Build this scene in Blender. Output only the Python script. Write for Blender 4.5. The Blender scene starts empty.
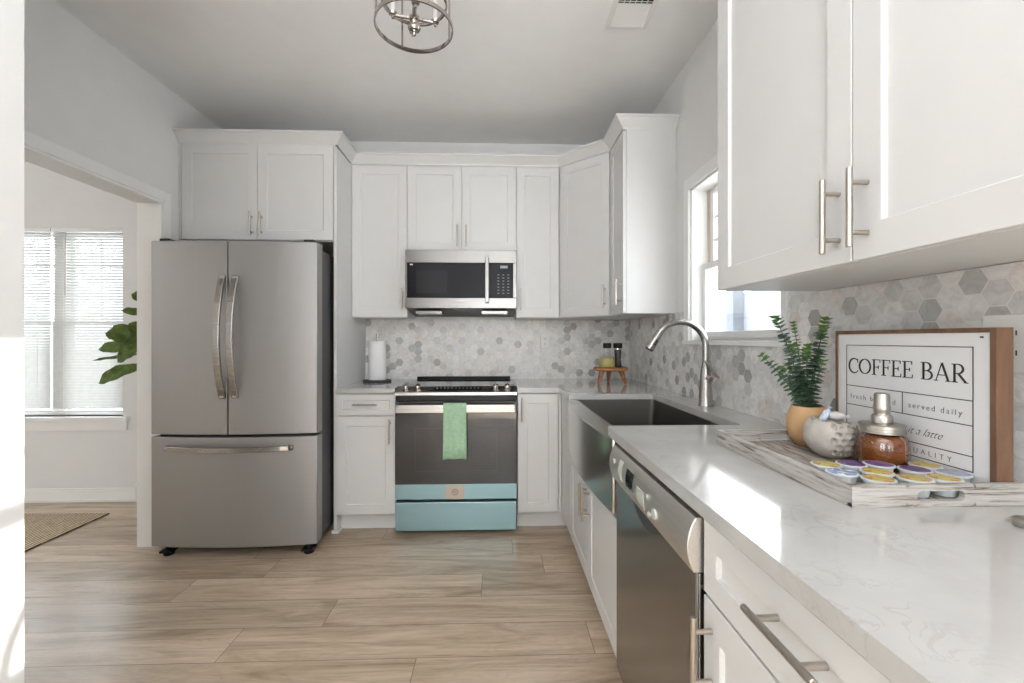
import bpy, bmesh, math, random
from mathutils import Vector, Matrix
random.seed(7)
S = bpy.context.scene
COL = S.collection
PI = math.pi

# ------------------------------------------------------------------ camera, world, sun, big lights, exposure
cam_d = bpy.data.cameras.new('camera'); cam = bpy.data.objects.new('camera', cam_d); COL.objects.link(cam)
cam_d.sensor_width = 36.0; cam_d.lens = 442.9 / 1024 * 36.0
cam_d.shift_y = -2.6 / 1024
cam_d.clip_start = 0.02
cam.location = (0, 0, 1.224)
cam.rotation_euler = (PI / 2, 0, -0.0333)
S.camera = cam
S.view_settings.view_transform = 'Standard'; S.view_settings.look = 'None'
S.view_settings.gamma = 1.0; S.view_settings.exposure = 0.06
S.view_settings.use_curve_mapping = False
S.cycles.max_bounces = 10; S.cycles.diffuse_bounces = 6; S.cycles.glossy_bounces = 5
S.cycles.transmission_bounces = 8; S.cycles.transparent_max_bounces = 16
S.cycles.use_denoising = True
S.cycles.sample_clamp_indirect = 6.0
S.cycles.caustics_reflective = False; S.cycles.caustics_refractive = False

w = bpy.data.worlds.new('daylight'); S.world = w; w.use_nodes = True
bg = w.node_tree.nodes['Background']
bg.inputs[0].default_value = (0.86, 0.93, 1.0, 1); bg.inputs[1].default_value = 8.5

sd = bpy.data.lights.new('sun', 'SUN'); sun = bpy.data.objects.new('sun', sd); COL.objects.link(sun)
sd.energy = 9.0; sd.angle = math.radians(0.6); sd.color = (1.0, 0.95, 0.88)
sun.rotation_euler = Vector((-2.07, -1.10, -0.725)).to_track_quat('-Z', 'Y').to_euler()

def area(name, loc, direction, sx, sy, power, color=(1, 1, 1)):
    d = bpy.data.lights.new(name, 'AREA'); o = bpy.data.objects.new(name, d); COL.objects.link(o)
    d.shape = 'RECTANGLE'; d.size = sx; d.size_y = sy; d.energy = power; d.color = color
    o.location = loc; o.rotation_euler = Vector(direction).to_track_quat('-Z', 'Z').to_euler()
    return o
# added unseen fill lights behind the camera, turned away from the kitchen so that the rear wall and the ceiling bounce their light
area('rear_wall_bounce_fill', (0.3, -1.5, 1.0), (-0.1, -1, -0.35), 0.7, 0.7, 320, (0.885, 0.94, 1.0))
area('ceiling_bounce_fill', (0.0, -1.6, 1.6), (0, 0.1, 1), 0.8, 0.8, 112, (0.885, 0.94, 1.0))
# added fill light for the dining room; its side wall has no window
area('dining_side_fill', (-5.3, 1.6, 1.9), (1, 0.05, -0.55), 1.8, 1.2, 24, (0.93, 0.97, 1.0))
area('dining_bounce_fill', (-3.4, -0.9, 1.1), (0.0, -1, -0.1), 0.7, 0.7, 24, (0.90, 0.96, 1.0))  # another added fill, bounced off the rear wall to lighten the opening's jamb

# ------------------------------------------------------------------ materials
class NT:
    def __init__(s, name):
        s.m = bpy.data.materials.new(name); s.m.use_nodes = True; s.t = s.m.node_tree; s.n = s.t.nodes; s.l = s.t.links
        s.b = s.n['Principled BSDF']; s.out = s.n['Material Output']
    def add(s, typ, **kw):
        nd = s.n.new(typ)
        for k, v in kw.items():
            if k.startswith('i_'):
                key = k[2:]; key = int(key) if key.isdigit() else key
                nd.inputs[key].default_value = v
            else: setattr(nd, k, v)
        return nd
    def link(s, a, b): s.l.new(a, b)
    def math(s, op, a, b=None, c=None):
        nd = s.n.new('ShaderNodeMath'); nd.operation = op
        for i, x in enumerate((a, b, c)):
            if x is None: continue
            if isinstance(x, (int, float)): nd.inputs[i].default_value = x
            else: s.link(x, nd.inputs[i])
        return nd.outputs[0]
    def vmath(s, op, a, b=None):
        nd = s.n.new('ShaderNodeVectorMath'); nd.operation = op
        for i, x in enumerate((a, b)):
            if x is None: continue
            if isinstance(x, (tuple, list)): nd.inputs[i].default_value = x
            else: s.link(x, nd.inputs[i])
        return nd.outputs['Value'] if op in ('DOT_PRODUCT', 'LENGTH') else nd.outputs[0]
    def pos(s):
        return s.n.new('ShaderNodeNewGeometry').outputs['Position'] if False else s.n.new('ShaderNodeTexCoord').outputs['Object']
    def ramp(s, fac, stops, interp='LINEAR'):
        nd = s.n.new('ShaderNodeValToRGB'); cr = nd.color_ramp; cr.interpolation = interp
        while len(cr.elements) < len(stops): cr.elements.new(0.5)
        for e, (p, c) in zip(cr.elements, stops):
            e.position = p; e.color = (c[0], c[1], c[2], 1)
        s.link(fac, nd.inputs[0]); return nd.outputs[0]
    def mapped(s, v, scale, loc=(0, 0, 0)):
        nd = s.n.new('ShaderNodeMapping'); nd.inputs['Scale'].default_value = scale; nd.inputs['Location'].default_value = loc
        s.link(v, nd.inputs[0]); return nd.outputs[0]
    def noise(s, v, scale, detail=3, rough=0.5, dist=0.0):
        nd = s.n.new('ShaderNodeTexNoise'); nd.inputs['Scale'].default_value = scale; nd.inputs['Detail'].default_value = detail
        nd.inputs['Roughness'].default_value = rough; nd.inputs['Distortion'].default_value = dist
        s.link(v, nd.inputs['Vector']); return nd
    def bump(s, h, strength=0.3, dist=0.002):
        nd = s.n.new('ShaderNodeBump'); nd.inputs['Strength'].default_value = strength; nd.inputs['Distance'].default_value = dist
        s.link(h, nd.inputs['Height']); s.link(nd.outputs[0], s.b.inputs['Normal']); return nd
    def mixc(s, fac, a, b, blend='MIX'):
        nd = s.n.new('ShaderNodeMix'); nd.data_type = 'RGBA'; nd.blend_type = blend
        for key, x in ((0, fac), (6, a), (7, b)):
            if isinstance(x, (int, float)): nd.inputs[key].default_value = x
            elif isinstance(x, (tuple, list)): nd.inputs[key].default_value = (x[0], x[1], x[2], 1)
            else: s.link(x, nd.inputs[key])
        return nd.outputs[2]
    def set(s, col=None, rough=None, metal=None, **kw):
        if col is not None: s.b.inputs['Base Color'].default_value = (*col, 1)
        if rough is not None: s.b.inputs['Roughness'].default_value = rough
        if metal is not None: s.b.inputs['Metallic'].default_value = metal
        for k, v in kw.items(): s.b.inputs[k.replace('_', ' ')].default_value = v
        return s

def simple(name, col, rough=0.5, metal=0.0, mott=0.04, scale=8.0, bump=0.0, **kw):
    """painted or plain surface with a faint procedural mottling"""
    t = NT(name).set(col, rough, metal, **kw)
    p = t.pos(); nz = t.noise(p, scale, 4)
    c = t.ramp(nz.outputs[0], [(0.3, tuple(x * (1 - mott) for x in col)), (0.7, tuple(min(1, x * (1 + mott)) for x in col))])
    t.link(c, t.b.inputs['Base Color'])
    if bump:
        n2 = t.noise(p, 220, 2); t.bump(n2.outputs[0], bump, 0.0006)
    return t.m

M = {}
M['wall'] = simple('wall_paint', (0.76, 0.76, 0.755), 0.75, mott=0.015, bump=0.15)
M['ceiling'] = simple('ceiling_paint', (0.84, 0.84, 0.835), 0.85, mott=0.015, bump=0.15)
M['trim'] = simple('trim_paint', (0.85, 0.85, 0.84), 0.35, mott=0.01)
M['cab'] = simple('cabinet_paint', (0.655, 0.652, 0.645), 0.38, mott=0.012)
M['white_plastic'] = simple('white_plastic', (0.76, 0.76, 0.74), 0.35, mott=0.01)
M['black'] = simple('black_plastic', (0.010, 0.010, 0.011), 0.4, Specular_IOR_Level=0.25)
M['blackmatte'] = simple('matte_black', (0.02, 0.019, 0.018), 0.6)
M['gap'] = simple('dark_gap', (0.03, 0.03, 0.03), 0.8)
M['nickel'] = simple('satin_nickel', (0.50, 0.45, 0.40), 0.32, 1.0)
M['polished'] = simple('polished_nickel', (0.48, 0.44, 0.41), 0.12, 1.0)
M['darkgrey'] = simple('dark_case_paint', (0.028, 0.028, 0.030), 0.4, mott=0.08)

def steel(name, col, rough, axis='z', metal=1.0, amt=0.05):
    t = NT(name).set(col, rough, metal)
    sc = {'z': (260, 260, 1.2), 'x': (1.2, 260, 260), 'y': (260, 1.2, 260)}[axis]
    v = t.mapped(t.pos(), sc); nz = t.noise(v, 1.0, 2)
    c = t.ramp(nz.outputs[0], [(0.3, tuple(x * (1 - amt) for x in col)), (0.7, tuple(x * (1 + amt) for x in col))])
    t.link(c, t.b.inputs['Base Color'])
    r = t.math('MULTIPLY_ADD', nz.outputs[0], 0.10, rough - 0.05); t.link(r, t.b.inputs['Roughness'])
    t.bump(nz.outputs[0], 0.06, 0.0004)
    return t.m
M['steel_v'] = steel('brushed_steel_vertical', (0.38, 0.372, 0.364), 0.50, 'z', amt=0.02)
M['steel_h'] = steel('brushed_steel_horizontal', (0.37, 0.355, 0.34), 0.26, 'x')
M['steel_y'] = steel('brushed_steel_long', (0.74, 0.71, 0.67), 0.36, 'y')
M['steel_dw'] = steel('dishwasher_steel', (0.30, 0.285, 0.27), 0.22, 'y')
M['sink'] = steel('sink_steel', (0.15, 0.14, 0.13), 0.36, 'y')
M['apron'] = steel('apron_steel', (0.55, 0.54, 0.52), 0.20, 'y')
M['teal'] = steel('teal_film_over_steel', (0.30, 0.46, 0.50), 0.32, 'x', metal=0.75, amt=0.03)

def black_glass(name, col=(0.012, 0.012, 0.014), rough=0.06):
    return simple(name, col, rough, mott=0.1, IOR=1.33, Specular_IOR_Level=0.22)
M['bglass'] = black_glass('black_glass')
M['screen'] = black_glass('perforated_screen', (0.022, 0.022, 0.024), 0.2)
M['steel_mw'] = steel('microwave_steel', (0.17, 0.162, 0.155), 0.24, 'x')
M['ovenglass'] = simple('oven_glass', (0.03, 0.029, 0.028), 0.04, IOR=1.55, mott=0.05)
M['cooktop'] = simple('cooktop_glass', (0.02, 0.02, 0.02), 0.05, IOR=1.8, mott=0.05)

def clear(name, tint=(1, 1, 1), gloss=0.08, rough=0.02):
    """thin pane: see-through with a Fresnel reflection"""
    t = NT(name); t.n.remove(t.b)
    tr = t.add('ShaderNodeBsdfTransparent'); tr.inputs[0].default_value = (*tint, 1)
    gl = t.add('ShaderNodeBsdfGlossy'); gl.inputs['Roughness'].default_value = rough
    lw = t.add('ShaderNodeLayerWeight'); lw.inputs[0].default_value = 0.35
    lw.inputs[0].default_value = 0.2; f = t.math('MULTIPLY_ADD', lw.outputs['Fresnel'], 0.35, gloss * 0.3)
    nz = t.noise(t.pos(), 3.0); f2 = t.math('MULTIPLY_ADD', nz.outputs[0], 0.01, f)
    mx = t.add('ShaderNodeMixShader'); t.link(f2, mx.inputs[0]); t.link(tr.outputs[0], mx.inputs[1]); t.link(gl.outputs[0], mx.inputs[2])
    t.link(mx.outputs[0], t.out.inputs['Surface']); return t.m
M['pane'] = clear('window_glass')
M['jarglass'] = clear('jar_glass', (0.97, 0.98, 0.97), 0.05)

def make_floor():
    t = NT('oak_plank_floor').set(rough=0.42)
    p = t.pos(); sep = t.add('ShaderNodeSeparateXYZ'); t.link(p, sep.inputs[0])
    X, Y = sep.outputs[0], sep.outputs[1]
    PW, PL = 0.200, 1.45
    yr = t.math('DIVIDE', t.math('ADD', Y, 19.89), PW); row = t.math('FLOOR', yr); fy = t.math('FRACT', yr)
    wn = t.add('ShaderNodeTexWhiteNoise', noise_dimensions='1D'); t.link(row, wn.inputs['W'])
    xr = t.math('DIVIDE', t.math('ADD', t.math('MULTIPLY_ADD', wn.outputs['Value'], 3.1, X), 30.0), PL)
    colx = t.math('FLOOR', xr); fx = t.math('FRACT', xr)
    cmb = t.add('ShaderNodeCombineXYZ'); t.link(row, cmb.inputs[0]); t.link(colx, cmb.inputs[1])
    w2 = t.add('ShaderNodeTexWhiteNoise', noise_dimensions='3D'); t.link(cmb.outputs[0], w2.inputs['Vector'])
    rnd = w2.outputs['Value']
    off = t.vmath('SCALE', w2.outputs['Color']); off.node.inputs['Scale'].default_value = 37.0
    v = t.vmath('ADD', p, off)
    # long grain with cathedral arches and knots
    g1 = t.noise(t.mapped(v, (1.3, 9.0, 1)), 1.0, 5, 0.6, 1.3).outputs[0]
    g2 = t.noise(t.mapped(v, (4.0, 90.0, 1)), 1.0, 4, 0.6, 0.3).outputs[0]
    g3 = t.noise(t.mapped(v, (1.6, 5.5, 1)), 1.0, 2, 0.5, 2.0).outputs[0]
    rings = t.math('FRACT', t.math('MULTIPLY', g3, 9.0))
    rings = t.math('ABSOLUTE', t.math('SUBTRACT', rings, 0.5))
    base = t.ramp(g1, [(0.26, (0.29, 0.215, 0.145)), (0.42, (0.45, 0.35, 0.25)), (0.58, (0.58, 0.47, 0.36)), (0.8, (0.66, 0.555, 0.44))])
    tone = t.ramp(rnd, [(0.0, (0.78, 0.77, 0.75)), (0.5, (0.98, 0.97, 0.96)), (1.0, (1.16, 1.15, 1.14))])
    c = t.mixc(1.0, base, tone, 'MULTIPLY')
    fine = t.ramp(g2, [(0.3, (0.86, 0.85, 0.84)), (0.7, (1.07, 1.07, 1.07))]); c = t.mixc(1.0, c, fine, 'MULTIPLY')
    rg = t.ramp(rings, [(0.0, (0.88, 0.87, 0.86)), (0.25, (1.02, 1.02, 1.02))]); c = t.mixc(0.55, c, rg, 'MULTIPLY')
    kn = t.noise(t.mapped(v, (2.4, 6.5, 1)), 1.0, 1, 0.5, 0.4).outputs[0]
    km = t.ramp(kn, [(0.70, (1, 1, 1)), (0.80, (0.55, 0.46, 0.40))]); c = t.mixc(0.9, c, km, 'MULTIPLY')
    # seams
    ex = t.math('MULTIPLY', t.math('MINIMUM', fx, t.math('SUBTRACT', 1.0, fx)), PL)
    ey = t.math('MULTIPLY', t.math('MINIMUM', fy, t.math('SUBTRACT', 1.0, fy)), PW)
    e = t.math('MINIMUM', ex, ey); seam = t.math('LESS_THAN', e, 0.0012)
    c = t.mixc(seam, c, (0.13, 0.09, 0.06)); t.link(c, t.b.inputs['Base Color'])
    t.link(t.math('MULTIPLY_ADD', g2, 0.10, 0.24), t.b.inputs['Roughness'])
    h = t.math('SUBTRACT', t.math('MULTIPLY', g2, 0.3), seam); t.bump(h, 0.25, 0.001)
    return t.m
M['floor'] = make_floor()

def make_hex(name, rot):
    """2 inch marble hexagon mosaic; rot='x': tiles lie in the xz plane, 'y': in the yz plane"""
    t = NT(name).set(rough=0.28)
    sep = t.add('ShaderNodeSeparateXYZ'); t.link(t.pos(), sep.inputs[0])
    U = sep.outputs[0] if rot == 'x' else sep.outputs[1]
    cmb = t.add('ShaderNodeCombineXYZ'); t.link(t.math('ADD', U, 12.0), cmb.inputs[0]); t.link(t.math('ADD', sep.outputs[2], 12.0), cmb.inputs[1])
    p = cmb.outputs[0]; h = 0.0555; wx = h * math.sqrt(3)
    s_ = (wx, h, 1.0); hs = (wx / 2, h / 2, 0.0)
    a = t.vmath('SUBTRACT', t.vmath('MODULO', p, s_), hs)
    b = t.vmath('SUBTRACT', t.vmath('MODULO', t.vmath('SUBTRACT', p, hs), s_), hs)
    pick = t.math('LESS_THAN', t.vmath('DOT_PRODUCT', a, a), t.vmath('DOT_PRODUCT', b, b))
    mx = t.add('ShaderNodeMix', data_type='VECTOR'); t.link(pick, mx.inputs[0]); t.link(b, mx.inputs[4]); t.link(a, mx.inputs[5])
    gv = mx.outputs[1]
    idv = t.vmath('SUBTRACT', p, gv)
    ids = t.vmath('SNAP', t.vmath('ADD', idv, (0.005, 0.005, 0)), (0.01, 0.01, 1.0))
    av = t.vmath('ABSOLUTE', gv); s2 = t.add('ShaderNodeSeparateXYZ'); t.link(av, s2.inputs[0])
    d = t.math('MAXIMUM', s2.outputs[1], t.math('ADD', t.math('MULTIPLY', s2.outputs[0], 0.8660254), t.math('MULTIPLY', s2.outputs[1], 0.5)))
    grout = t.math('GREATER_THAN', d, h / 2 - 0.0011)
    wn = t.add('ShaderNodeTexWhiteNoise', noise_dimensions='3D'); t.link(ids, wn.inputs['Vector'])
    c = t.ramp(wn.outputs['Value'], [(0.0, (0.66, 0.655, 0.645)), (0.22, (0.71, 0.70, 0.685)), (0.42, (0.63, 0.625, 0.615)), (0.56, (0.74, 0.73, 0.715)),
                                   (0.76, (0.54, 0.535, 0.525)), (0.84, (0.41, 0.405, 0.395)), (0.90, (0.66, 0.62, 0.59)), (0.965, (0.35, 0.34, 0.33))], 'CONSTANT')
    off = t.vmath('SCALE', wn.outputs['Color']); off.node.inputs['Scale'].default_value = 50.0
    v = t.vmath('ADD', p, off)
    n1 = t.noise(v, 26, 5, 0.6, 1.2).outputs[0]
    vein = t.ramp(n1, [(0.30, (0.86, 0.85, 0.83)), (0.48, (1.06, 1.06, 1.06)), (0.7, (1.22, 1.22, 1.22))])
    c = t.mixc(1.0, c, vein, 'MULTIPLY')
    c = t.mixc(grout, c, (0.66, 0.65, 0.63)); t.link(c, t.b.inputs['Base Color'])
    t.link(t.math('MULTIPLY_ADD', grout, 0.5, 0.25), t.b.inputs['Roughness'])
    t.bump(t.math('SUBTRACT', 1.0, grout), 0.35, 0.001)
    return t.m
M['hex_back'] = make_hex('marble_hexagon_mosaic', 'x')
M['hex_side'] = make_hex('marble_hexagon_mosaic_side', 'y')

def make_quartz():
    t = NT('white_quartz').set(rough=0.10, Coat_Weight=0.3)
    p = t.pos(); wv = t.noise(p, 2.2, 4, 0.6).outputs['Color']
    v = t.vmath('ADD', t.mapped(p, (1, 1, 1)), t.vmath('SCALE', wv)); 
    v2 = t.mapped(v, (3.2, 5.0, 3.0))
    n = t.noise(v2, 1.0, 6, 0.62, 0.8).outputs[0]
    ridge = t.math('ABSOLUTE', t.math('SUBTRACT', n, 0.5))
    m = t.noise(p, 5.0, 3).outputs[0]
    vein = t.math('MULTIPLY', t.math('LESS_THAN', ridge, 0.012), t.ramp(m, [(0.48, (0, 0, 0)), (0.62, (1, 1, 1))]))
    c0 = t.ramp(t.noise(p, 6.0, 5).outputs[0], [(0.3, (0.44, 0.433, 0.42)), (0.7, (0.52, 0.513, 0.50))])
    c = t.mixc(t.math('MULTIPLY', vein, 0.22), c0, (0.30, 0.28, 0.26)); t.link(c, t.b.inputs['Base Color'])
    t.link(t.math('MULTIPLY_ADD', m, 0.05, 0.07), t.b.inputs['Roughness']); return t.m
M['quartz'] = make_quartz()

def wood(name, c1, c2, scale=(3, 40, 40), rough=0.5):
    t = NT(name).set(rough=rough)
    n = t.noise(t.mapped(t.pos(), scale), 1.0, 5, 0.6, 0.6).outputs[0]
    c = t.ramp(n, [(0.3, c1), (0.7, c2)]); t.link(c, t.b.inputs['Base Color']); t.bump(n, 0.15, 0.0008); return t.m
M['walnut'] = wood('walnut_frame', (0.105, 0.050, 0.027), (0.20, 0.108, 0.06), (40, 40, 5))
M['acacia'] = wood('acacia_wood', (0.20, 0.075, 0.025), (0.42, 0.19, 0.07), (8, 60, 60))
M['bark'] = wood('bark', (0.10, 0.07, 0.045), (0.2, 0.15, 0.1), (30, 30, 6), 0.8)
def make_whitewash():
    t = NT('whitewashed_wood').set(rough=0.7)
    v = t.mapped(t.pos(), (9, 9, 150)); n = t.noise(v, 1.0, 6, 0.7, 0.5).outputs[0]
    c = t.ramp(n, [(0.34, (0.10, 0.085, 0.07)), (0.42, (0.30, 0.27, 0.24)), (0.52, (0.42, 0.40, 0.375)), (0.7, (0.53, 0.515, 0.49))])
    t.link(c, t.b.inputs['Base Color']); t.bump(n, 0.4, 0.001); return t.m
M['whitewash'] = make_whitewash()
def make_whitewash_flat():
    t = NT('whitewashed_boards').set(rough=0.7)
    v = t.mapped(t.pos(), (75, 9, 10)); n = t.noise(v, 1.0, 6, 0.7, 0.5).outputs[0]
    c = t.ramp(n, [(0.34, (0.09, 0.065, 0.05)), (0.44, (0.20, 0.16, 0.135)), (0.54, (0.36, 0.32, 0.285)), (0.72, (0.52, 0.49, 0.45))])
    t.link(c, t.b.inputs['Base Color']); t.bump(n, 0.4, 0.001); return t.m
M['boards'] = make_whitewash_flat()
M['towel'] = simple('sage_linen', (0.33, 0.50, 0.335), 0.9, mott=0.12, scale=60, bump=0.5)
M['paper'] = simple('paper_towel', (0.80, 0.80, 0.82), 0.95, mott=0.02, bump=0.6)
M['potclay'] = simple('tan_stoneware', (0.50, 0.31, 0.15), 0.55, mott=0.06, scale=20)
M['soil'] = simple('soil', (0.04, 0.03, 0.02), 0.95, mott=0.5, scale=80)
M['stone'] = simple('carved_stone', (0.43, 0.40, 0.365), 0.75, mott=0.14, scale=45, bump=0.5)
M['foil_blue'] = simple('candy_wrapper', (0.55, 0.62, 0.76), 0.35, mott=0.35, scale=90)
M['foil_white'] = simple('candy_wrapper_pale', (0.72, 0.70, 0.70), 0.4, mott=0.12, scale=90)
M['lidmetal'] = simple('pewter_lid', (0.50, 0.47, 0.43), 0.33, 1.0)
M['oil'] = simple('yellow_oil', (0.62, 0.52, 0.19), 0.25, mott=0.05, Transmission_Weight=0.25)
M['pepper'] = simple('peppercorns', (0.03, 0.025, 0.022), 0.3, mott=0.6, scale=200)
M['ink'] = simple('black_ink', (0.025, 0.025, 0.027), 0.7)
M['inkgrey'] = simple('grey_ink', (0.10, 0.10, 0.105), 0.7)
M['signwhite'] = simple('sign_panel_white', (0.76, 0.76, 0.77), 0.6, mott=0.01)
M['badge'] = simple('beige_label', (0.50, 0.42, 0.35), 0.5, mott=0.03)
M['badgeink'] = simple('badge_mark', (0.18, 0.16, 0.14), 0.5)
M['display'] = simple('display_text', (0.30, 0.34, 0.38), 0.5)
M['lcd'] = simple('blue_display', (0.02, 0.03, 0.05), 0.1)
M['button'] = simple('light_grey_button', (0.52, 0.54, 0.50), 0.4)
M['candle'] = simple('candle_sleeve', (0.62, 0.58, 0.55), 0.4)
M['syrup'] = None
def make_syrup():
    t = NT('amber_syrup'); t.n.remove(t.b)
    n = t.noise(t.pos(), 30, 2).outputs[0]
    c = t.ramp(n, [(0.3, (0.62, 0.20, 0.02)), (0.7, (0.85, 0.38, 0.07))])
    tr = t.add('ShaderNodeBsdfTransparent'); t.link(c, tr.inputs[0])
    df = t.add('ShaderNodeBsdfDiffuse'); df.inputs[0].default_value = (0.34, 0.10, 0.015, 1)
    gl = t.add('ShaderNodeBsdfGlossy'); gl.inputs['Roughness'].default_value = 0.03
    m1 = t.add('ShaderNodeMixShader'); m1.inputs[0].default_value = 0.45; t.link(tr.outputs[0], m1.inputs[1]); t.link(df.outputs[0], m1.inputs[2])
    m2 = t.add('ShaderNodeMixShader'); m2.inputs[0].default_value = 0.05; t.link(m1.outputs[0], m2.inputs[1]); t.link(gl.outputs[0], m2.inputs[2])
    t.link(m2.outputs[0], t.out.inputs['Surface']); return t.m
M['syrup'] = make_syrup()
def make_leaf(name, c1, c2, trans=0.25):
    t = NT(name).set(rough=0.45)
    oi = t.add('ShaderNodeTexCoord'); n = t.noise(oi.outputs['Object'], 25, 3).outputs[0]
    c = t.ramp(n, [(0.3, c1), (0.7, c2)]); t.link(c, t.b.inputs['Base Color'])
    tl = t.add('ShaderNodeBsdfTranslucent'); t.link(c, tl.inputs[0])
    mx = t.add('ShaderNodeMixShader'); mx.inputs[0].default_value = trans
    t.link(t.b.outputs[0], mx.inputs[1]); t.link(tl.outputs[0], mx.inputs[2]); t.link(mx.outputs[0], t.out.inputs['Surface']); return t.m
M['euc'] = make_leaf('eucalyptus_leaf', (0.045, 0.105, 0.06), (0.12, 0.21, 0.12), 0.15)
M['euctip'] = make_leaf('young_eucalyptus_leaf', (0.09, 0.20, 0.04), (0.20, 0.34, 0.09), 0.2)
M['fig'] = make_leaf('fiddle_leaf', (0.045, 0.09, 0.012), (0.14, 0.21, 0.03), 0.35)
M['slat'] = make_leaf('blind_slat_vinyl', (0.66, 0.66, 0.64), (0.72, 0.72, 0.70), 0.24)
def make_jute():
    t = NT('braided_jute').set(rough=0.95)
    p = t.pos(); n = t.noise(p, 34, 3, 0.7).outputs[0]
    wv = t.add('ShaderNodeTexWave'); wv.inputs['Scale'].default_value = 13; wv.inputs['Distortion'].default_value = 3.0; wv.inputs['Detail'].default_value = 3
    t.link(p, wv.inputs[0])
    f = t.math('MULTIPLY', wv.outputs[1], n)
    c = t.ramp(f, [(0.02, (0.13, 0.09, 0.055)), (0.20, (0.42, 0.32, 0.21)), (0.45, (0.68, 0.56, 0.40))]); t.link(c, t.b.inputs['Base Color'])
    t.bump(f, 1.0, 0.006); return t.m
M['jute'] = make_jute()
def make_podlid(name, cols):
    t = NT(name).set(rough=0.35)
    p = t.mapped(t.pos(), (1, 1, 1)); n = t.noise(p, 38, 3, 0.6, 1.0).outputs[0]
    c = t.ramp(n, [(0.0, cols[0]), (0.44, cols[1]), (0.52, cols[2]), (0.60, cols[3])], 'CONSTANT'); t.link(c, t.b.inputs['Base Color']); return t.m
WH = (0.66, 0.66, 0.66)
M['pod_blue'] = make_podlid('blue_printed_foil', [WH, (0.10, 0.16, 0.38), (0.20, 0.27, 0.45), (0.5, 0.52, 0.6)])
M['pod_yellow'] = make_podlid('yellow_printed_foil', [(0.46, 0.43, 0.12), (0.54, 0.44, 0.09), (0.42, 0.14, 0.07), (0.22, 0.30, 0.16)])
M['pod_purple'] = make_podlid('purple_printed_foil', [(0.05, 0.03, 0.16), (0.07, 0.05, 0.24), (0.30, 0.06, 0.10), (0.12, 0.10, 0.35)])
M['pod_silver'] = make_podlid('grey_blue_printed_foil', [(0.30, 0.35, 0.45), (0.24, 0.28, 0.38), (0.36, 0.40, 0.50), (0.5, 0.52, 0.55)])
M['podcup'] = simple('pod_cup_plastic', (0.60, 0.64, 0.66), 0.35, mott=0.02)

# ------------------------------------------------------------------ mesh helpers (world coordinates in, object-local out)
def BM(): return bmesh.new()
def box(bm, x0, x1, y0, y1, z0, z1):
    vs = [bm.verts.new(c) for c in ((x0,y0,z0),(x1,y0,z0),(x1,y1,z0),(x0,y1,z0),(x0,y0,z1),(x1,y0,z1),(x1,y1,z1),(x0,y1,z1))]
    for f in ((0,3,2,1),(4,5,6,7),(0,1,5,4),(1,2,6,5),(2,3,7,6),(3,0,4,7)): bm.faces.new([vs[i] for i in f])
    return bm
def prism(bm, pts, z0, z1):
    a = [bm.verts.new((x, y, z0)) for x, y in pts]; b = [bm.verts.new((x, y, z1)) for x, y in pts]; n = len(pts)
    bm.faces.new(a[::-1]); bm.faces.new(b)
    for i in range(n): bm.faces.new((a[i], a[(i+1) % n], b[(i+1) % n], b[i]))
    return bm
def extr(bm, pts3, vec):
    """close a planar polygon of 3D points and extrude it along vec"""
    v = Vector(vec); a = [bm.verts.new(p) for p in pts3]; b = [bm.verts.new(Vector(p) + v) for p in pts3]; n = len(a)
    bm.faces.new(a[::-1]); bm.faces.new(b)
    for i in range(n): bm.faces.new((a[i], a[(i+1) % n], b[(i+1) % n], b[i]))
    return bm
def tube(bm, pts, r, seg=12, cap=True, squash=None):
    pts = [Vector(p) for p in pts]; n = len(pts); rs = r if isinstance(r, (list, tuple)) else [r] * n
    rings = []; ref = None
    for i, p in enumerate(pts):
        t = (pts[min(i+1, n-1)] - pts[max(i-1, 0)]).normalized()
        if ref is None: ref = Vector((0, 0, 1)) if abs(t.z) < 0.9 else Vector((0, 1, 0))
        u = (ref - t * ref.dot(t)).normalized(); ref = u; v = t.cross(u)
        su, sv = squash if squash else (1, 1)
        rings.append([bm.verts.new(p + (u * math.cos(2*PI*k/seg) * su + v * math.sin(2*PI*k/seg) * sv) * rs[i]) for k in range(seg)])
    for a, b in zip(rings, rings[1:]):
        for k in range(seg): bm.faces.new((a[k], a[(k+1) % seg], b[(k+1) % seg], b[k]))
    if cap: bm.faces.new(rings[0][::-1]); bm.faces.new(rings[-1])
    return bm
def lathe(bm, prof, c, seg=32, fn=None):
    """prof: (r, z) from bottom to top round the vertical axis through c"""
    rings = []
    for r, z in prof:
        if r < 1e-6: rings.append([bm.verts.new((c[0], c[1], c[2] + z))])
        else:
            ring = []
            for k in range(seg):
                a = 2*PI*k/seg; rr = r * (fn(a, z) if fn else 1); ring.append(bm.verts.new((c[0] + rr*math.cos(a), c[1] + rr*math.sin(a), c[2] + z)))
            rings.append(ring)
    for a, b in zip(rings, rings[1:]):
        if len(a) == 1 and len(b) == 1: continue
        for k in range(seg):
            k2 = (k+1) % seg
            if len(a) == 1: bm.faces.new((a[0], b[k2], b[k]))
            elif len(b) == 1: bm.faces.new((a[k], a[k2], b[0]))
            else: bm.faces.new((a[k], a[k2], b[k2], b[k]))
    return bm
def torus(bm, c, R, r, seg=48, s2=10, sz=1.0):
    rings = []
    for i in range(seg):
        a = 2*PI*i/seg
        rings.append([bm.verts.new((c[0] + (R + r*math.cos(2*PI*j/s2))*math.cos(a), c[1] + (R + r*math.cos(2*PI*j/s2))*math.sin(a), c[2] + r*sz*math.sin(2*PI*j/s2))) for j in range(s2)])
    for i in range(seg):
        for j in range(s2): bm.faces.new((rings[i][j], rings[(i+1) % seg][j], rings[(i+1) % seg][(j+1) % s2], rings[i][(j+1) % s2]))
    return bm

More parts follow.
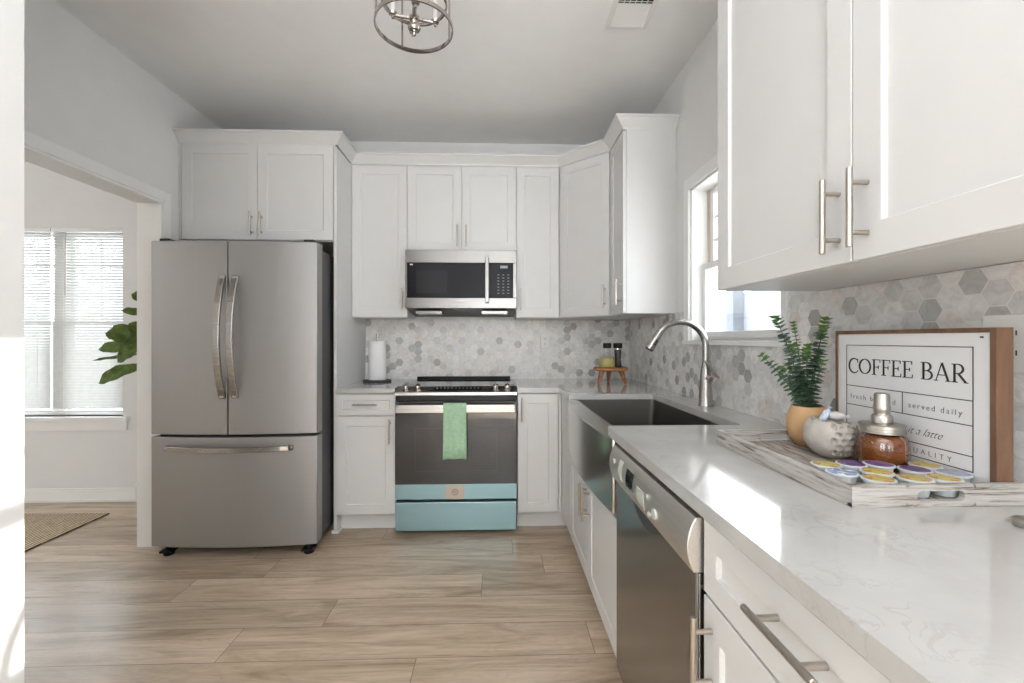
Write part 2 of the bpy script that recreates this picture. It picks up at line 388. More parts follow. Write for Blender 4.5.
def build(name, bm, mat, parent=None, smooth=False, bevel=0.0, origin=None, angle=38, seg=2):
    bmesh.ops.recalc_face_normals(bm, faces=bm.faces)
    if parent is not None:
        r = parent
        while r.parent: r = r.parent
        off = Vector(r.location)
    elif origin is not None: off = Vector(origin)
    else: off = Vector((0, 0, 0))
    bmesh.ops.translate(bm, verts=bm.verts, vec=-off)
    me = bpy.data.meshes.new(name); bm.to_mesh(me); bm.free()
    mats = mat if isinstance(mat, list) else [mat]
    for m in mats: me.materials.append(m)
    if smooth:
        for p in me.polygons: p.use_smooth = True
        me.set_sharp_from_angle(angle=math.radians(angle))
    o = bpy.data.objects.new(name, me); COL.objects.link(o)
    if bevel:
        md = o.modifiers.new('bevel', 'BEVEL'); md.width = bevel; md.segments = seg; md.limit_method = 'ANGLE'; md.angle_limit = math.radians(35)
    if parent is not None: o.parent = parent
    else: o.location = off
    return o
def tag(o, label, cat, group=None):
    o['label'] = label; o['category'] = cat
    if group: o['group'] = group
    return o
def thing(name, label, cat, loc, group=None):
    o = bpy.data.objects.new(name, None); COL.objects.link(o); o.empty_display_size = 0.05
    o.location = loc; return tag(o, label, cat, group)
def struct(name, bm, mat, bevel=0.0, label=None):
    o = build(name, bm, mat, bevel=bevel); o['kind'] = 'structure'
    if label: o['label'] = label
    return o
def copy_tree(o, parent=None):
    c = o.copy(); COL.objects.link(c)
    if parent is not None: c.parent = parent
    for ch in list(o.children): copy_tree(ch, c)
    return c

# frames: (u, v, w) -> world; w points out of the face
def face_y(Y): return lambda u, v, w: (u, Y - w, v)
def face_x(X): return lambda u, v, w: (X - w, u, v)
def face_diag(p0, p1):
    a = Vector((*p0, 0)); d = (Vector((*p1, 0)) - a).normalized(); n = Vector((d.y, -d.x, 0))
    return lambda u, v, w: tuple(a + d*u + n*w + Vector((0, 0, v)))
def fbox(bm, F, u0, u1, v0, v1, w0, w1):
    vs = [bm.verts.new(F(*c)) for c in ((u0,v0,w0),(u1,v0,w0),(u1,v1,w0),(u0,v1,w0),(u0,v0,w1),(u1,v0,w1),(u1,v1,w1),(u0,v1,w1))]
    for f in ((0,3,2,1),(4,5,6,7),(0,1,5,4),(1,2,6,5),(2,3,7,6),(3,0,4,7)): bm.faces.new([vs[i] for i in f])
def shaker(name, F, u0, u1, v0, v1, parent, stile=0.066, rec=0.005, thick=0.019, mat=None):
    """a frame-and-panel front; its outer face lies at w=0"""
    bm = BM(); g = 0.0015; u0 += g; u1 -= g; v0 += g; v1 -= g
    def loop(a, b, c, d, w): return [bm.verts.new(F(*q)) for q in ((a,c,w),(b,c,w),(b,d,w),(a,d,w))]
    back = loop(u0,u1,v0,v1,-thick); outer = loop(u0,u1,v0,v1,0)
    i1 = loop(u0+stile,u1-stile,v0+stile,v1-stile,0); i2 = loop(u0+stile+0.002,u1-stile-0.002,v0+stile+0.002,v1-stile-0.002,-rec)
    bm.faces.new(back); bm.faces.new(i2)
    for A, B in ((back, outer), (outer, i1), (i1, i2)):
        for k in range(4): bm.faces.new((A[k], A[(k+1)%4], B[(k+1)%4], B[k]))
    return build(name, bm, mat or M['cab'], parent, bevel=0.0012, seg=1)
def slab(name, F, u0, u1, v0, v1, parent, mat=None, thick=0.019):
    bm = BM(); fbox(bm, F, u0+.0015, u1-.0015, v0+.0015, v1-.0015, -thick, 0); return build(name, bm, mat or M['cab'], parent, bevel=0.0012)
def bar_handle(F, u, v, parent, vertical=True, L=0.152, r=0.0058, so=0.034, spacing=0.096):
    bm = BM()
    def P(a, w): return F(u, v + a, w) if vertical else F(u + a, v, w)
    tube(bm, [P(-L/2, so), P(-L/2 + .001, so), P(L/2 - .001, so), P(L/2, so)], [r*.85, r, r, r*.85], 12)
    for s in (-spacing/2, spacing/2): tube(bm, [P(s, 0.0), P(s, so)], r*0.85, 10)
    return build('handle', bm, M['nickel'], parent, smooth=True)
def cabinet(name, label, loc, bodybm, cat='cabinet', group=None):
    t = thing(name, label, cat, loc, group); build('body', bodybm, M['cab'], t, bevel=0.001); return t

W, XR, XL, CH = 3.443, 1.0415, -1.988, 2.742
TK = 0.008   # tile thickness

# ------------------------------------------------------------------ the room shell
bm = BM(); box(bm, -5.4, 2.6, -3.6, W + 0.2, -0.12, 0.0); struct('floor', bm, M['floor'])
bm = BM(); box(bm, -5.4, 2.6, -3.6, W + 0.2, CH, CH + 0.12); struct('ceiling', bm, M['ceiling'])
bm = BM(); box(bm, XL, XR + 0.14, W, W + 0.14, 0, CH); struct('wall_back', bm, M['wall'])
# dining room rear wall with the twin window opening
WX0, WX1, WZ0, WZ1 = -4.06, -2.827, 0.640, 2.060
bm = BM()
box(bm, -5.4, WX0, W, W + 0.14, 0, CH); box(bm, WX1, XL, W, W + 0.14, 0, CH)
box(bm, WX0, WX1, W, W + 0.14, 0, WZ0); box(bm, WX0, WX1, W, W + 0.14, WZ1, CH); struct('wall_dining', bm, M['wall'])
bm = BM(); box(bm, -5.52, -5.4, -3.6, W + 0.14, 0, CH); struct('wall_dining_left', bm, M['wall'])
# left kitchen wall with cased opening  y 0.95..2.67
OY0, OY1, OZ = 1.06, 2.685, 2.035
bm = BM()
box(bm, XL - 0.125, XL, OY1, W, 0, CH); box(bm, XL - 0.125, XL, OY0, OY1, OZ, CH); box(bm, XL - 0.125, XL, 0.88, OY0, 0, CH)
struct('wall_left', bm, M['wall'])
bm = BM()
cx = XL + 0.016
def cas(y0, y1, z0, z1): box(bm, XL, cx, y0, y1, z0, z1)
cas(OY1 + .004, OY1 + 0.062, 0, OZ + 0.062); cas(OY0 - 0.062, OY1 + 0.004, OZ + .004, OZ + 0.062); cas(OY0 - 0.062, OY0 - .004, 0, OZ + .004)
box(bm, XL - 0.128, cx - .004, OY1 - 0.012, OY1 + 0.004, 0, OZ); box(bm, XL - 0.135, cx - .004, OY0 - .004, OY1 + .004, OZ - 0.012, OZ + .004)
box(bm, XL - 0.135, cx - .004, OY0 - .004, OY0 + 0.012, 0, OZ)
struct('trim_1', bm, M['trim'], bevel=0.002, label='white casing around the opening to the dining room')
# near partition at the left edge of the picture, its face lit by the sun
bm = BM(); box(bm, -1.15, -1.03, -1.2, 1.0, 0, CH); struct('wall_near', bm, M['wall'])
bm = BM(); box(bm, XL, -1.15, 0.88, 1.0, 0, CH); struct('wall_partition', bm, M['wall'])
# rear living area
bm = BM(); box(bm, -5.4, -1.85, -3.6, -3.48, 0, CH); box(bm, -1.35, 2.6, -3.6, -3.48, 0, CH); box(bm, -1.85, -1.35, -3.6, -3.48, 2.25, CH); box(bm, -1.85, -1.35, -3.6, -3.48, 0, 0.45)
struct('wall_rear', bm, M['wall'])
bm = BM(); box(bm, 2.6, 2.72, -3.6, -1.2, 0, CH); box(bm, XR + .14, 2.6, -1.32, -1.2, 0, CH); struct('wall_rear_right', bm, M['wall'])
# narrow rear window frame
bm = BM()
for x in (-1.85, -1.39): box(bm, x, x + 0.04, -3.56, -3.50, 0.45, 2.25)
box(bm, -1.81, -1.39, -3.56, -3.50, 2.21, 2.25); box(bm, -1.81, -1.39, -3.56, -3.50, 0.45, 0.49); box(bm, -1.81, -1.39, -3.56, -3.50, 1.33, 1.37); struct('window_3', bm, M['trim'])
# right wall with window opening
KY0, KY1, KZ0, KZ1 = 1.575, 2.352, 1.215, 2.03
bm = BM(); x0, x1 = XR, XR + 0.14
box(bm, x0, x1, -1.32, KY0, 0, CH); box(bm, x0, x1, KY1, W + .14, 0, CH); box(bm, x0, x1, KY0, KY1, 0, KZ0); box(bm, x0, x1, KY0, KY1, KZ1, CH)
struct('wall_right', bm, M['wall'])
# kitchen window: casing, stool, jamb liner, sashes
bm = BM()
cw = 0.060
box(bm, XR - .014, XR, KY1, KY1 + cw, KZ0 - .005, KZ1 + cw); box(bm, XR - .014, XR, KY0 - .034, KY0, KZ0 - .005, KZ1 + cw); box(bm, XR - .014, XR, KY0, KY1, KZ1, KZ1 + cw)
win1 = struct('window_1', bm, M['trim'], bevel=0.002, label='white framed kitchen window beside the sink')
def wpart(name, bm, mat, par, bevel=0.0015):
    o = build(name, bm, mat, par, bevel=bevel); return o
bm = BM(); box(bm, XR - .022, XR + .06, KY0 - .034, KY1 + cw, KZ0 - .020, KZ0); wpart('window_sill', bm, M['trim'], win1)
bm = BM(); box(bm, XR, XR + .13, KY1 - .012, KY1, KZ0, KZ1); box(bm, XR, XR + .13, KY0, KY0 + .012, KZ0, KZ1); box(bm, XR, XR + .13, KY0, KY1, KZ1 - .012, KZ1); box(bm, XR + .06, XR + .13, KY0, KY1, KZ0, KZ0 + .012)
wpart('jamb', bm, M['trim'], win1)
bm = BM(); box(bm, XR + .086, XR + .122, KY1 - .030, KY1 - .0125, 1.625, KZ1 - .013)
wpart('jamb_track', bm, simple('tan_jamb_track', (0.62, 0.50, 0.40), 0.5), win1)
ya, yb, zm = KY0 + .012, KY1 - .0125, 1.605
def sash(par, F, u0, u1, v0, v1, w0, w1, st, cols, rows):
    bm = BM(); fbox(bm, F, u0, u0 + st, v0, v1, w0, w1); fbox(bm, F, u1 - st, u1, v0, v1, w0, w1)
    fbox(bm, F, u0 + st, u1 - st, v0, v0 + st, w0, w1); fbox(bm, F, u0 + st, u1 - st, v1 - st, v1, w0, w1)
    wm = (w0 + w1) / 2
    for k in range(1, cols): u = u0 + st + (u1 - u0 - 2*st) * k / cols; fbox(bm, F, u - .008, u + .008, v0 + st, v1 - st, w0 + .006, w1 - .006)
    for k in range(1, rows): v = v0 + st + (v1 - v0 - 2*st) * k / rows; fbox(bm, F, u0 + st, u1 - st, v - .008, v + .008, w0 + .006, w1 - .006)
    s = build('sash', bm, M['trim'], par, bevel=0.0012)
    bm = BM(); fbox(bm, F, u0 + st, u1 - st, v0 + st, v1 - st, wm - .002, wm + .002); build('pane', bm, M['pane'], s)
FX = face_x(XR)
sash(win1, FX, ya, yb, KZ0 + .012, zm + .018, -0.085, -0.058, 0.034, 1, 1)
sash(win1, FX, ya, yb - .018, zm - .018, KZ1 - .012, -0.118, -0.092, 0.034, 3, 3)
# dining window
FD = face_y(W)
bm = BM(); box(bm, WX0, WX1, W + .02, W + .12, WZ1 - .02, WZ1); box(bm, WX1 - .02, WX1, W + .02, W + .12, WZ0, WZ1); box(bm, WX0, WX0 + .02, W + .02, W + .12, WZ0, WZ1); box(bm, -3.37, -3.29, W + .045, W + .12, WZ0, WZ1)
win2 = struct('window_2', bm, M['trim'], bevel=0.002, label='white twin dining room window behind blinds')
bm = BM(); box(bm, WX0 - .05, WX1 + .055, W - .04, W + .10, WZ0 - .03, WZ0); wpart('window_sill', bm, M['trim'], win2)
bm = BM(); box(bm, WX0 - .03, WX1 + .035, W - .016, W, WZ0 - .105, WZ0 - .03); wpart('apron', bm, M['trim'], win2)
for a, b in ((WX0 + .02, -3.37), (-3.29, WX1 - .02)):
    sash(win2, FD, a, b, WZ0, 1.36, -0.085, -0.062, 0.035, 1, 1)
    sash(win2, FD, a, b, 1.325, WZ1 - .02, -0.115, -0.088, 0.035, 2, 3)
# baseboards
def base(name, F, u0, u1):
    bm = BM(); fbox(bm, F, u0, u1, 0, 0.085, 0, 0.014); fbox(bm, F, u0, u1, 0.085, 0.100, 0, 0.009); fbox(bm, F, u0, u1, 0, 0.02, 0.0141, 0.024); struct(name, bm, M['trim'], bevel=0.002)
base('baseboard_dining', face_y(W), -5.4, XL - .125)
base('baseboard_near', lambda u, v, w: (-1.03 + w, u, v), -1.2, 1.0)
base('baseboard_partition', lambda u, v, w: (-1.15 - u, 1.0 + w, v), 0.0, 0.82)
# backsplash tile fields
bm = BM(); box(bm, -1.010, XR - .001, W - TK, W, 0.914, 1.376); b_ = struct('backsplash_back', bm, M['hex_back'], label='marble hexagon mosaic on the back wall behind the range')
bm = BM(); box(bm, XR - TK, XR, 0.30, KY0 - .034, 0.914, 1.376); box(bm, XR - TK, XR, KY0 - .034, KY1 + cw, 0.914, KZ0 - .020); box(bm, XR - TK, XR, KY1 + cw, W - TK, 0.914, 1.376)
struct('backsplash_right', bm, M['hex_side'], label='marble hexagon mosaic under the window')

# ------------------------------------------------------------------ fridge
t = thing('refrigerator', 'stainless steel french door refrigerator with bottom freezer, under the wall cabinet', 'refrigerator', (-1.475, 2.9, 0))
FYF, fx0, fx1 = 2.545, -1.936, -1.020
def bulge(x): c = (fx0 + fx1)/2; return 0.034 * (1 - ((x - c)/((fx1 - fx0)/2))**2)
def curved(x0, x1, z0, z1, thick=0.075, n=14):
    bm = BM(); pts = [(x0 + (x1-x0)*i/n, FYF - bulge(x0 + (x1-x0)*i/n)) for i in range(n+1)]
    prism(bm, pts + [(x1, FYF + thick), (x0, FYF + thick)], z0, z1); return bm
bm = BM(); box(bm, -1.915, -1.046, FYF + .082, 3.38, 0.055, 1.752); build('body', bm, M['darkgrey'], t, bevel=0.004)
xm = -1.4965
dl = build('door', curved(fx0, xm - .003, 0.690, 1.772), M['steel_v'], t, smooth=True, bevel=0.004, angle=30)
dr = build('door', curved(xm + .003, fx1, 0.690, 1.772), M['steel_v'], t, smooth=True, bevel=0.004, angle=30)
fz = build('freezer_drawer', curved(fx0, fx1, 0.062, 0.676), M['steel_v'], t, smooth=True, bevel=0.004, angle=30)
bm = BM(); box(bm, -1.90, -1.05, FYF + .02, FYF + .085, 0.675, 0.692); build('door_seal', bm, M['blackmatte'], t)
for sgn, d in ((-1, dl), (1, dr)):
    xc = xm + (-.024 if sgn < 0 else .046); bm = BM(); n = 18; prev = None
    # flat bowed bar handle
    for i in range(n + 1):
        s = i / n; z = 0.895 + 0.68 * s; o = 0.012 + 0.062 * math.sin(PI * s) ** 0.75; yy = FYF - 0.033 - o
        xx = xc
        ring = [bm.verts.new((xx - .017, yy, z)), bm.verts.new((xx + .017, yy, z)), bm.verts.new((xx + .017, yy + .018, z)), bm.verts.new((xx - .017, yy + .018, z))]
        if prev:
            for k in range(4): bm.faces.new((prev[k], prev[(k+1) % 4], ring[(k+1) % 4], ring[k]))
        else: bm.faces.new(ring)
        prev = ring
    bm.faces.new(prev)
    for z in (0.895, 1.547): box(bm, xc - .013, xc + .013, FYF - .052, FYF - .018, z, z + 0.028)
    build('handle', bm, M['steel_h'], d, smooth=True, bevel=0.003)
bm = BM(); prev = None; n = 20
for i in range(n + 1):
    s = i / n; x = -1.845 + 0.70 * s; yy = FYF - bulge(x) - 0.014 - 0.040 * math.sin(PI * s) ** 0.6; z = 0.615 - 0.010 * (1 - abs(2*s - 1)) * 0
    ring = [bm.verts.new((x, yy, z - .014)), bm.verts.new((x, yy, z + .014)), bm.verts.new((x, yy + .014, z + .014)), bm.verts.new((x, yy + .014, z - .014))]
    if prev:
        for k in range(4): bm.faces.new((prev[k], prev[(k+1) % 4], ring[(k+1) % 4], ring[k]))
    else: bm.faces.new(ring)
    prev = ring
bm.faces.new(prev)
for x in (-1.845, -1.170): box(bm, x, x + .025, FYF - bulge(x + .012) - .022, FYF - bulge(x + .012) + .01, .601, .629)
build('handle', bm, M['steel_h'], fz, smooth=True, bevel=0.003)
for x in (-1.885, -1.10):
    bm = BM(); lathe(bm, [(0, 0), (.026, 0), (.028, .012), (.018, .02), (.016, .060), (0, .060)], (x + .02, 2.582, 0), 16); box(bm, x - .012, x + .05, 2.55, 2.62, .018, .030); build('foot', bm, M['black'], t, smooth=True)
for x in (-1.90, -1.10):
    bm = BM(); box(bm, x, x + .055, FYF + .01, FYF + .15, 1.7525, 1.79); build('hinge_cover', bm, M['blackmatte'], t, bevel=0.004)

# ------------------------------------------------------------------ wall cabinets
YU = W - 0.33                     # upper door faces
def upper(label, x0, x1, z0, doors, group=None):
    bm = BM(); box(bm, x0 + .0005, x1 - .0005, YU + .020, W - .0005, z0, 2.438)
    t = cabinet('wall_cabinet', label, ((x0 + x1)/2, W - .16, z0), bm)
    F = face_y(YU)
    for u0, u1, hu in doors:
        d = shaker('door', F, u0, u1, z0 + .002, 2.434, t, stile=0.060); bar_handle(F, hu, z0 + .128 if z0 < 1.5 else z0 + .105, d)
    return t
XS = -0.629
upper('tall narrow white wall cabinet left of the microwave', XS - .381, XS, 1.372, [(XS - .381, XS, XS - .030)])
upper('short white two door cabinet directly above the microwave', XS, XS + .762, 1.836, [(XS, XS + .381, XS + .381 - .030), (XS + .381, XS + .762, XS + .381 + .030)])
upper('slim tall white wall cabinet right of the microwave', XS + .762, XS + 1.067, 1.372, [(XS + .762, XS + 1.065, XS + .762 + .030)])
# above the fridge
FC = 2.83
bm = BM(); box(bm, XL + .001, -1.031, FC + .020, W - .0005, 1.842, 2.445)
t = cabinet('wall_cabinet', 'deep white two door cabinet above the refrigerator', (-1.5, 3.1, 1.842), bm); F = face_y(FC)
for u0, u1, hu in ((XL + .018, -1.505, -1.535), (-1.505, -1.034, -1.475)):
    d = shaker('door', F, u0, u1, 1.845, 2.448, t, stile=0.060); bar_handle(F, hu, 1.94, d)
slab('filler', F, XL + .002, XL + .018, 1.845, 2.448, t)
bm = BM(); box(bm, -1.0305, -1.0115, FC - .002, W - .0005, 0, 2.434)
t = thing('tall_end_panel', 'tall white panel standing between refrigerator and left base cabinet', 'panel', (-1.02, 3.1, 0)); build('panel', bm, M['cab'], t, bevel=0.001)
bm = BM(); extr(bm, [(-1.0115, FC - .012, 0), (-1.0115, 2.888, 0), (-1.0115, 2.888, .012), (-1.0115, FC - .012, .018)], (.014, 0, 0)); box(bm, -1.0385, -1.0035, FC - .014, FC - .003, 0, .02); build('shoe_molding', bm, M['cab'], t)
# corner cabinet with the diagonal door
YD0, YD1, XD = YU, 2.833, XR - 0.313
XDL = XS + 1.067
bm = BM(); e = .020 / math.sqrt(2)
prism(bm, [(XDL + .001, YU + .022), (XDL + .001, W - .0005), (XR - .0005, W - .0005), (XR - .0005, YD1 + .001), (XD + .022, YD1 + .001)], 1.372, 2.438)
t = cabinet('wall_cabinet', 'white corner wall cabinet with a single angled door', (0.8, 3.2, 1.372), bm)
F = face_diag((XDL, YU), (XD, YD1)); LD = math.hypot(XD - XDL, YU - YD1)
d = shaker('door', F, .006, LD - .008, 1.374, 2.434, t, stile=0.060); bar_handle(F, LD - .036, 1.50, d)
# slim cabinet beside the window, seen from its side
YE = 2.543
bm = BM(); box(bm, XD + .020, XR - .0005, YE, YD1 - .0005, 1.372, 2.438)
t = cabinet('wall_cabinet', 'slim white wall cabinet whose blank side faces out beside the window', (0.88, 2.69, 1.372), bm)
F = face_x(XD); d = shaker('door', F, YE, YD1 - .004, 1.374, 2.434, t, stile=0.055); bar_handle(F, YE + .030, 1.50, d)
# near cabinet above the coffee bar
XN = 0.706
bm = BM(); box(bm, XN + .020, XR - .0005, 0.315, 1.400, 1.378, 2.438)
t = cabinet('wall_cabinet', 'large white two door cabinet on the right above the coffee bar', (0.87, 0.86, 1.378), bm)
F = face_x(XN)
for u0, u1, hu in ((0.859, 1.400, 0.892), (0.317, 0.859, 0.822)):
    d = shaker('door', F, u0, u1, 1.377, 2.434, t, stile=0.066, rec=0.009); bar_handle(F, hu, 1.475, d, so=0.036)

# crown molding along all far cabinets
def crown(name, label, path, lift=()):
    prof = [(0.0005, 2.436), (0.003, 2.436), (0.006, 2.446), (0.046, 2.490), (0.052, 2.492), (0.052, 2.504), (-0.02, 2.504), (-0.02, 2.4462), (0.0005, 2.4462)]
    pts = [Vector(p) for p in path]; n = len(pts); nr = []
    for i in range(n - 1): d = (pts[i+1] - pts[i]).normalized(); nr.append(Vector((d.y, -d.x)))
    rings = []; bm = BM()
    for i, p in enumerate(pts):
        if i == 0: m, k = nr[0], 1
        elif i == n - 1: m, k = nr[-1], 1
        else:
            m = (nr[i-1] + nr[i]).normalized(); k = 1 / m.dot(nr[i])
        rings.append([bm.verts.new((p.x + m.x*o*k, p.y + m.y*o*k, z + (lift[i] if i < len(lift) else 0))) for o, z in prof])
    for a, b in zip(rings, rings[1:]):
        for k in range(len(prof)): k2 = (k+1) % len(prof); bm.faces.new((a[k], a[k2], b[k2], b[k]))
    bm.faces.new(rings[0]); bm.faces.new(rings[-1][::-1])
    return tag(build(name, bm, M['cab']), label, 'molding')
crown('crown_molding', 'white crown molding stepping along the tops of the far wall cabinets', [(XL + .001, FC), (-1.0105, FC), (-1.0105, YU), (XDL, YU), (XD, YD1), (XD, YE - .001), (XR - .001, YE - .001)], (.010, .010))
crown('crown_molding', 'white crown molding on top of the near right wall cabinet', [(XR - .001, 1.401), (XR - .2, 1.401), (XN, 1.401), (XN, 0.315)][::1] if False else [(XN, 1.401), (XN, 0.315)])

# ------------------------------------------------------------------ base cabinets
YB, XB = 2.815, 0.411
CB = 0.884                        # underside of the counter
def base_cab(label, bm_body, loc): return cabinet('base_cabinet', label, loc, bm_body)
x0, x1 = -1.010, -0.6415
bm = BM(); box(bm, x0, x1, YB + .020, W - .001, 0.115, CB - .0005); box(bm, x0, x1, YB + .078, YB + .095, 0, .115)
t = base_cab('white base cabinet with drawer between refrigerator panel and range', bm, (-.83, 3.1, 0)); F = face_y(YB)
d = shaker('drawer', F, x0, x1, .742, .876, t, stile=.036); bar_handle(F, (x0 + x1)/2 + .0, .812, d, vertical=False)
d = shaker('door', F, x0, x1, .118, .738, t, stile=.062); bar_handle(F, x1 - .032, .645, d)
x0, x1 = 0.1285, 0.388
bm = BM(); box(bm, x0, x1, YB + .020, W - .001, 0.115, CB - .0005); box(bm, x0, x1 + .10, YB + .078, YB + .095, 0, .115); box(bm, x1, XB + .07, YB + .020, W - .001, .115, CB - .0005)
t = base_cab('narrow white base cabinet with one full height door right of the range', bm, (.26, 3.1, 0))
d = shaker('door', F, x0, x1, .118, .876, t, stile=.060); bar_handle(F, x0 + .028, .775, d)
slab('filler', F, x1 + .001, XB - .001, .118, .876, t)
# sink base
SY0, SY1 = 1.500, 2.470
FXB = face_x(XB)
bm = BM(); box(bm, XB + .020, XR - .001, SY0 + .005, YB + .018, .115, .610); box(bm, XB + .078, XB + .095, SY0 + .005, YB + .078, 0, .115)
box(bm, XB + .072, XR - .001, 2.50, YB + .018, .610, CB - .0005)
t = base_cab('white two door base cabinet beneath the farmhouse sink', bm, (.72, 2.1, 0))
ys = 1.99
for u0, u1, hu in ((SY0 + .012, ys, ys - .030), (ys, SY1 - .006, ys + .030)):
    d = shaker('door', FXB, u0, u1, .118, .600, t, stile=.060); bar_handle(FXB, hu, .485, d)
slab('filler', FXB, SY1 + .002, YB - .001, .118, CB - .002, t)
# near drawer base
bm = BM(); box(bm, XB + .020, XR - .001, 0.315, 0.872, .115, CB - .0005); box(bm, XB + .078, XB + .095, .315, .872, 0, .115)
t = base_cab('white drawer and door base cabinet nearest the camera, right of the dishwasher', bm, (.72, .59, 0))
d = shaker('drawer', FXB, .317, .870, .722, .868, t, stile=.050, rec=.009); bar_handle(FXB, .588, .815, d, vertical=False, so=.036)
d = shaker('door', FXB, .317, .870, .118, .718, t, stile=.062, rec=.009); bar_handle(FXB, .836, .615, d, so=.036)

# ------------------------------------------------------------------ counters
XE, YC = 0.391, W - 0.645
bm = BM(); box(bm, -1.0100, -.6415, YC, W - TK - .0005, CB, .914)
tag(build('countertop', bm, M['quartz'], bevel=0.003), 'short white quartz countertop left of the range under the paper towels', 'countertop')
SX1, SYF, SYN = 0.880, 2.470, 1.570
def rounded(pts, r, n=5):
    out = []
    for i, p in enumerate(pts):
        p = Vector(p); rr = r[i] if isinstance(r, (list, tuple)) else r
        a = (Vector(pts[i-1]) - p).normalized(); b = (Vector(pts[(i+1) % len(pts)]) - p).normalized()
        if rr == 0: out.append(tuple(p)); continue
        for k in range(n + 1):
            s = k / n; q = p + a*rr*(1-s)**2 + b*rr*s**2; out.append(tuple(q))
    return out
yw, xw = W - TK - .0005, XR - TK - .0005
outline = rounded([(0.1285, YC), (XE, YC), (XE + .012, SYF), (SX1, SYF), (SX1, SYN), (XE, SYN), (XE, .300), (xw, .300), (xw, yw), (.1285, yw)],
                  [0, .012, .004, .012, .012, .022, 0, 0, 0, 0])
from mathutils.geometry import tessellate_polygon
bm = BM(); A = [bm.verts.new((x, y, CB)) for x, y in outline]; B = [bm.verts.new((x, y, .914)) for x, y in outline]
for a, b, c in tessellate_polygon([[Vector((x, y, 0)) for x, y in outline]]): bm.faces.new((A[a], A[b], A[c])); bm.faces.new((B[c], B[b], B[a]))
for i in range(len(A)): bm.faces.new((A[i], A[(i+1) % len(A)], B[(i+1) % len(A)], B[i]))
o = build('countertop', bm, M['quartz'], bevel=0.004)
tag(o, 'long white quartz countertop wrapping the corner around the farmhouse sink', 'countertop')

# ------------------------------------------------------------------ farmhouse sink
t = thing('farmhouse_sink', 'stainless steel farmhouse sink with bowed apron front', 'sink', (.63, 2.0, .62))
n = 20; y0, y1 = SY0 + .006, SYF - .014
def bow(y): s = (y - y0)/(y1 - y0); return XB - .016 - 0.034 * math.sin(PI * min(max(s, 0), 1)) ** 0.8
bm = BM(); pts = [(bow(y0 + (y1-y0)*i/n), y0 + (y1-y0)*i/n) for i in range(n + 1)]
prism(bm, pts + [(.452, y1), (.452, y0)], .622, .8835)
build('apron', bm, M['apron'], t, smooth=True, bevel=0.006, angle=30, seg=3)
bm = BM()
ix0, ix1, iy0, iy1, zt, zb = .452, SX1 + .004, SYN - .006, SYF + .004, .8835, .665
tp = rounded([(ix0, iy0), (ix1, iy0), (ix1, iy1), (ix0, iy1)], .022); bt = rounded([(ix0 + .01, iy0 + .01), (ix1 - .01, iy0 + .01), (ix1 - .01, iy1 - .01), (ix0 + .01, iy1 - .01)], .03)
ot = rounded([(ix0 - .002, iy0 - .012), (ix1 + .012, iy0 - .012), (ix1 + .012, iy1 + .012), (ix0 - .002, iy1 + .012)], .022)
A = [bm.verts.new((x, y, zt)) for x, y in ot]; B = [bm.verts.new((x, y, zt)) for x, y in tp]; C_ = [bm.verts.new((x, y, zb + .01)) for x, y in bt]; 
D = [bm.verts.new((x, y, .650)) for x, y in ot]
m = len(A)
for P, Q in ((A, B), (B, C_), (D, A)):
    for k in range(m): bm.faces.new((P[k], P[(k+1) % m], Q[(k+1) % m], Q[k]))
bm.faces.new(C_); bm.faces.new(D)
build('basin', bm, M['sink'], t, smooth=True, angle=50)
bm = BM(); lathe(bm, [(0, 0), (.045, 0), (.045, .004), (.03, .002), (0, .001)], (.72, 2.02, zb + .0105), 24); build('drain', bm, M['polished'], t, smooth=True)

# faucet
t = thing('kitchen_faucet', 'brushed nickel gooseneck kitchen faucet behind the sink', 'faucet', (.962, 2.015, .914))
fx, fy = .962, 2.015
bm = BM(); lathe(bm, [(0, 0), (.033, 0), (.033, .006), (.031, .012), (.029, .05), (.0255, .11), (.0215, .17), (.0170, .185), (.0155, .20), (0, .20)], (fx, fy, .9145), 28); build('body', bm, M['steel_h'], t, smooth=True)
pts = [(fx, fy, 1.10), (fx, fy, 1.17), (fx, fy, 1.195)]
R_ = .118; cz = 1.188
for k in range(1, 17):
    a = PI * k / 19.0; pts.append((fx - R_ + R_*math.cos(a), fy, cz + R_*math.sin(a)*.98))
bm = BM(); tube(bm, pts, .0150, 16); build('spout', bm, M['steel_h'], t, smooth=True)
pe, pd = Vector(pts[-1]), (Vector(pts[-1]) - Vector(pts[-2])).normalized()
bm = BM(); tube(bm, [pe - pd*.01, pe + pd*.004, pe + pd*.035, pe + pd*.078, pe + pd*.082], [.0165, .0170, .020, .0220, .018], 18)
hd = build('spray_head', bm, M['steel_h'], t, smooth=True)
bm = BM(); q = pe + pd*.042; nn = Vector((pd.z, 0, -pd.x)); nn = nn if nn.x < 0 else -nn
tube(bm, [q + Vector((.006, -.0175, 0)) - pd*.014, q + Vector((.006, -.0185, 0)) + pd*.014], .006, 10); build('spray_button', bm, M['black'], hd, smooth=True)
bm = BM(); tube(bm, [(fx + .0, fy - .018, 1.045), (fx + .006, fy - .040, 1.040)], .0125, 14)
tube(bm, [(fx + .012, fy - .043, 1.030), (fx + .034, fy - .047, 1.048), (fx - .022, fy - .050, 1.118), (fx - .026, fy - .050, 1.122)], [.008, .0075, .0050, .004], 10); build('lever', bm, M['nickel'], t, smooth=True)

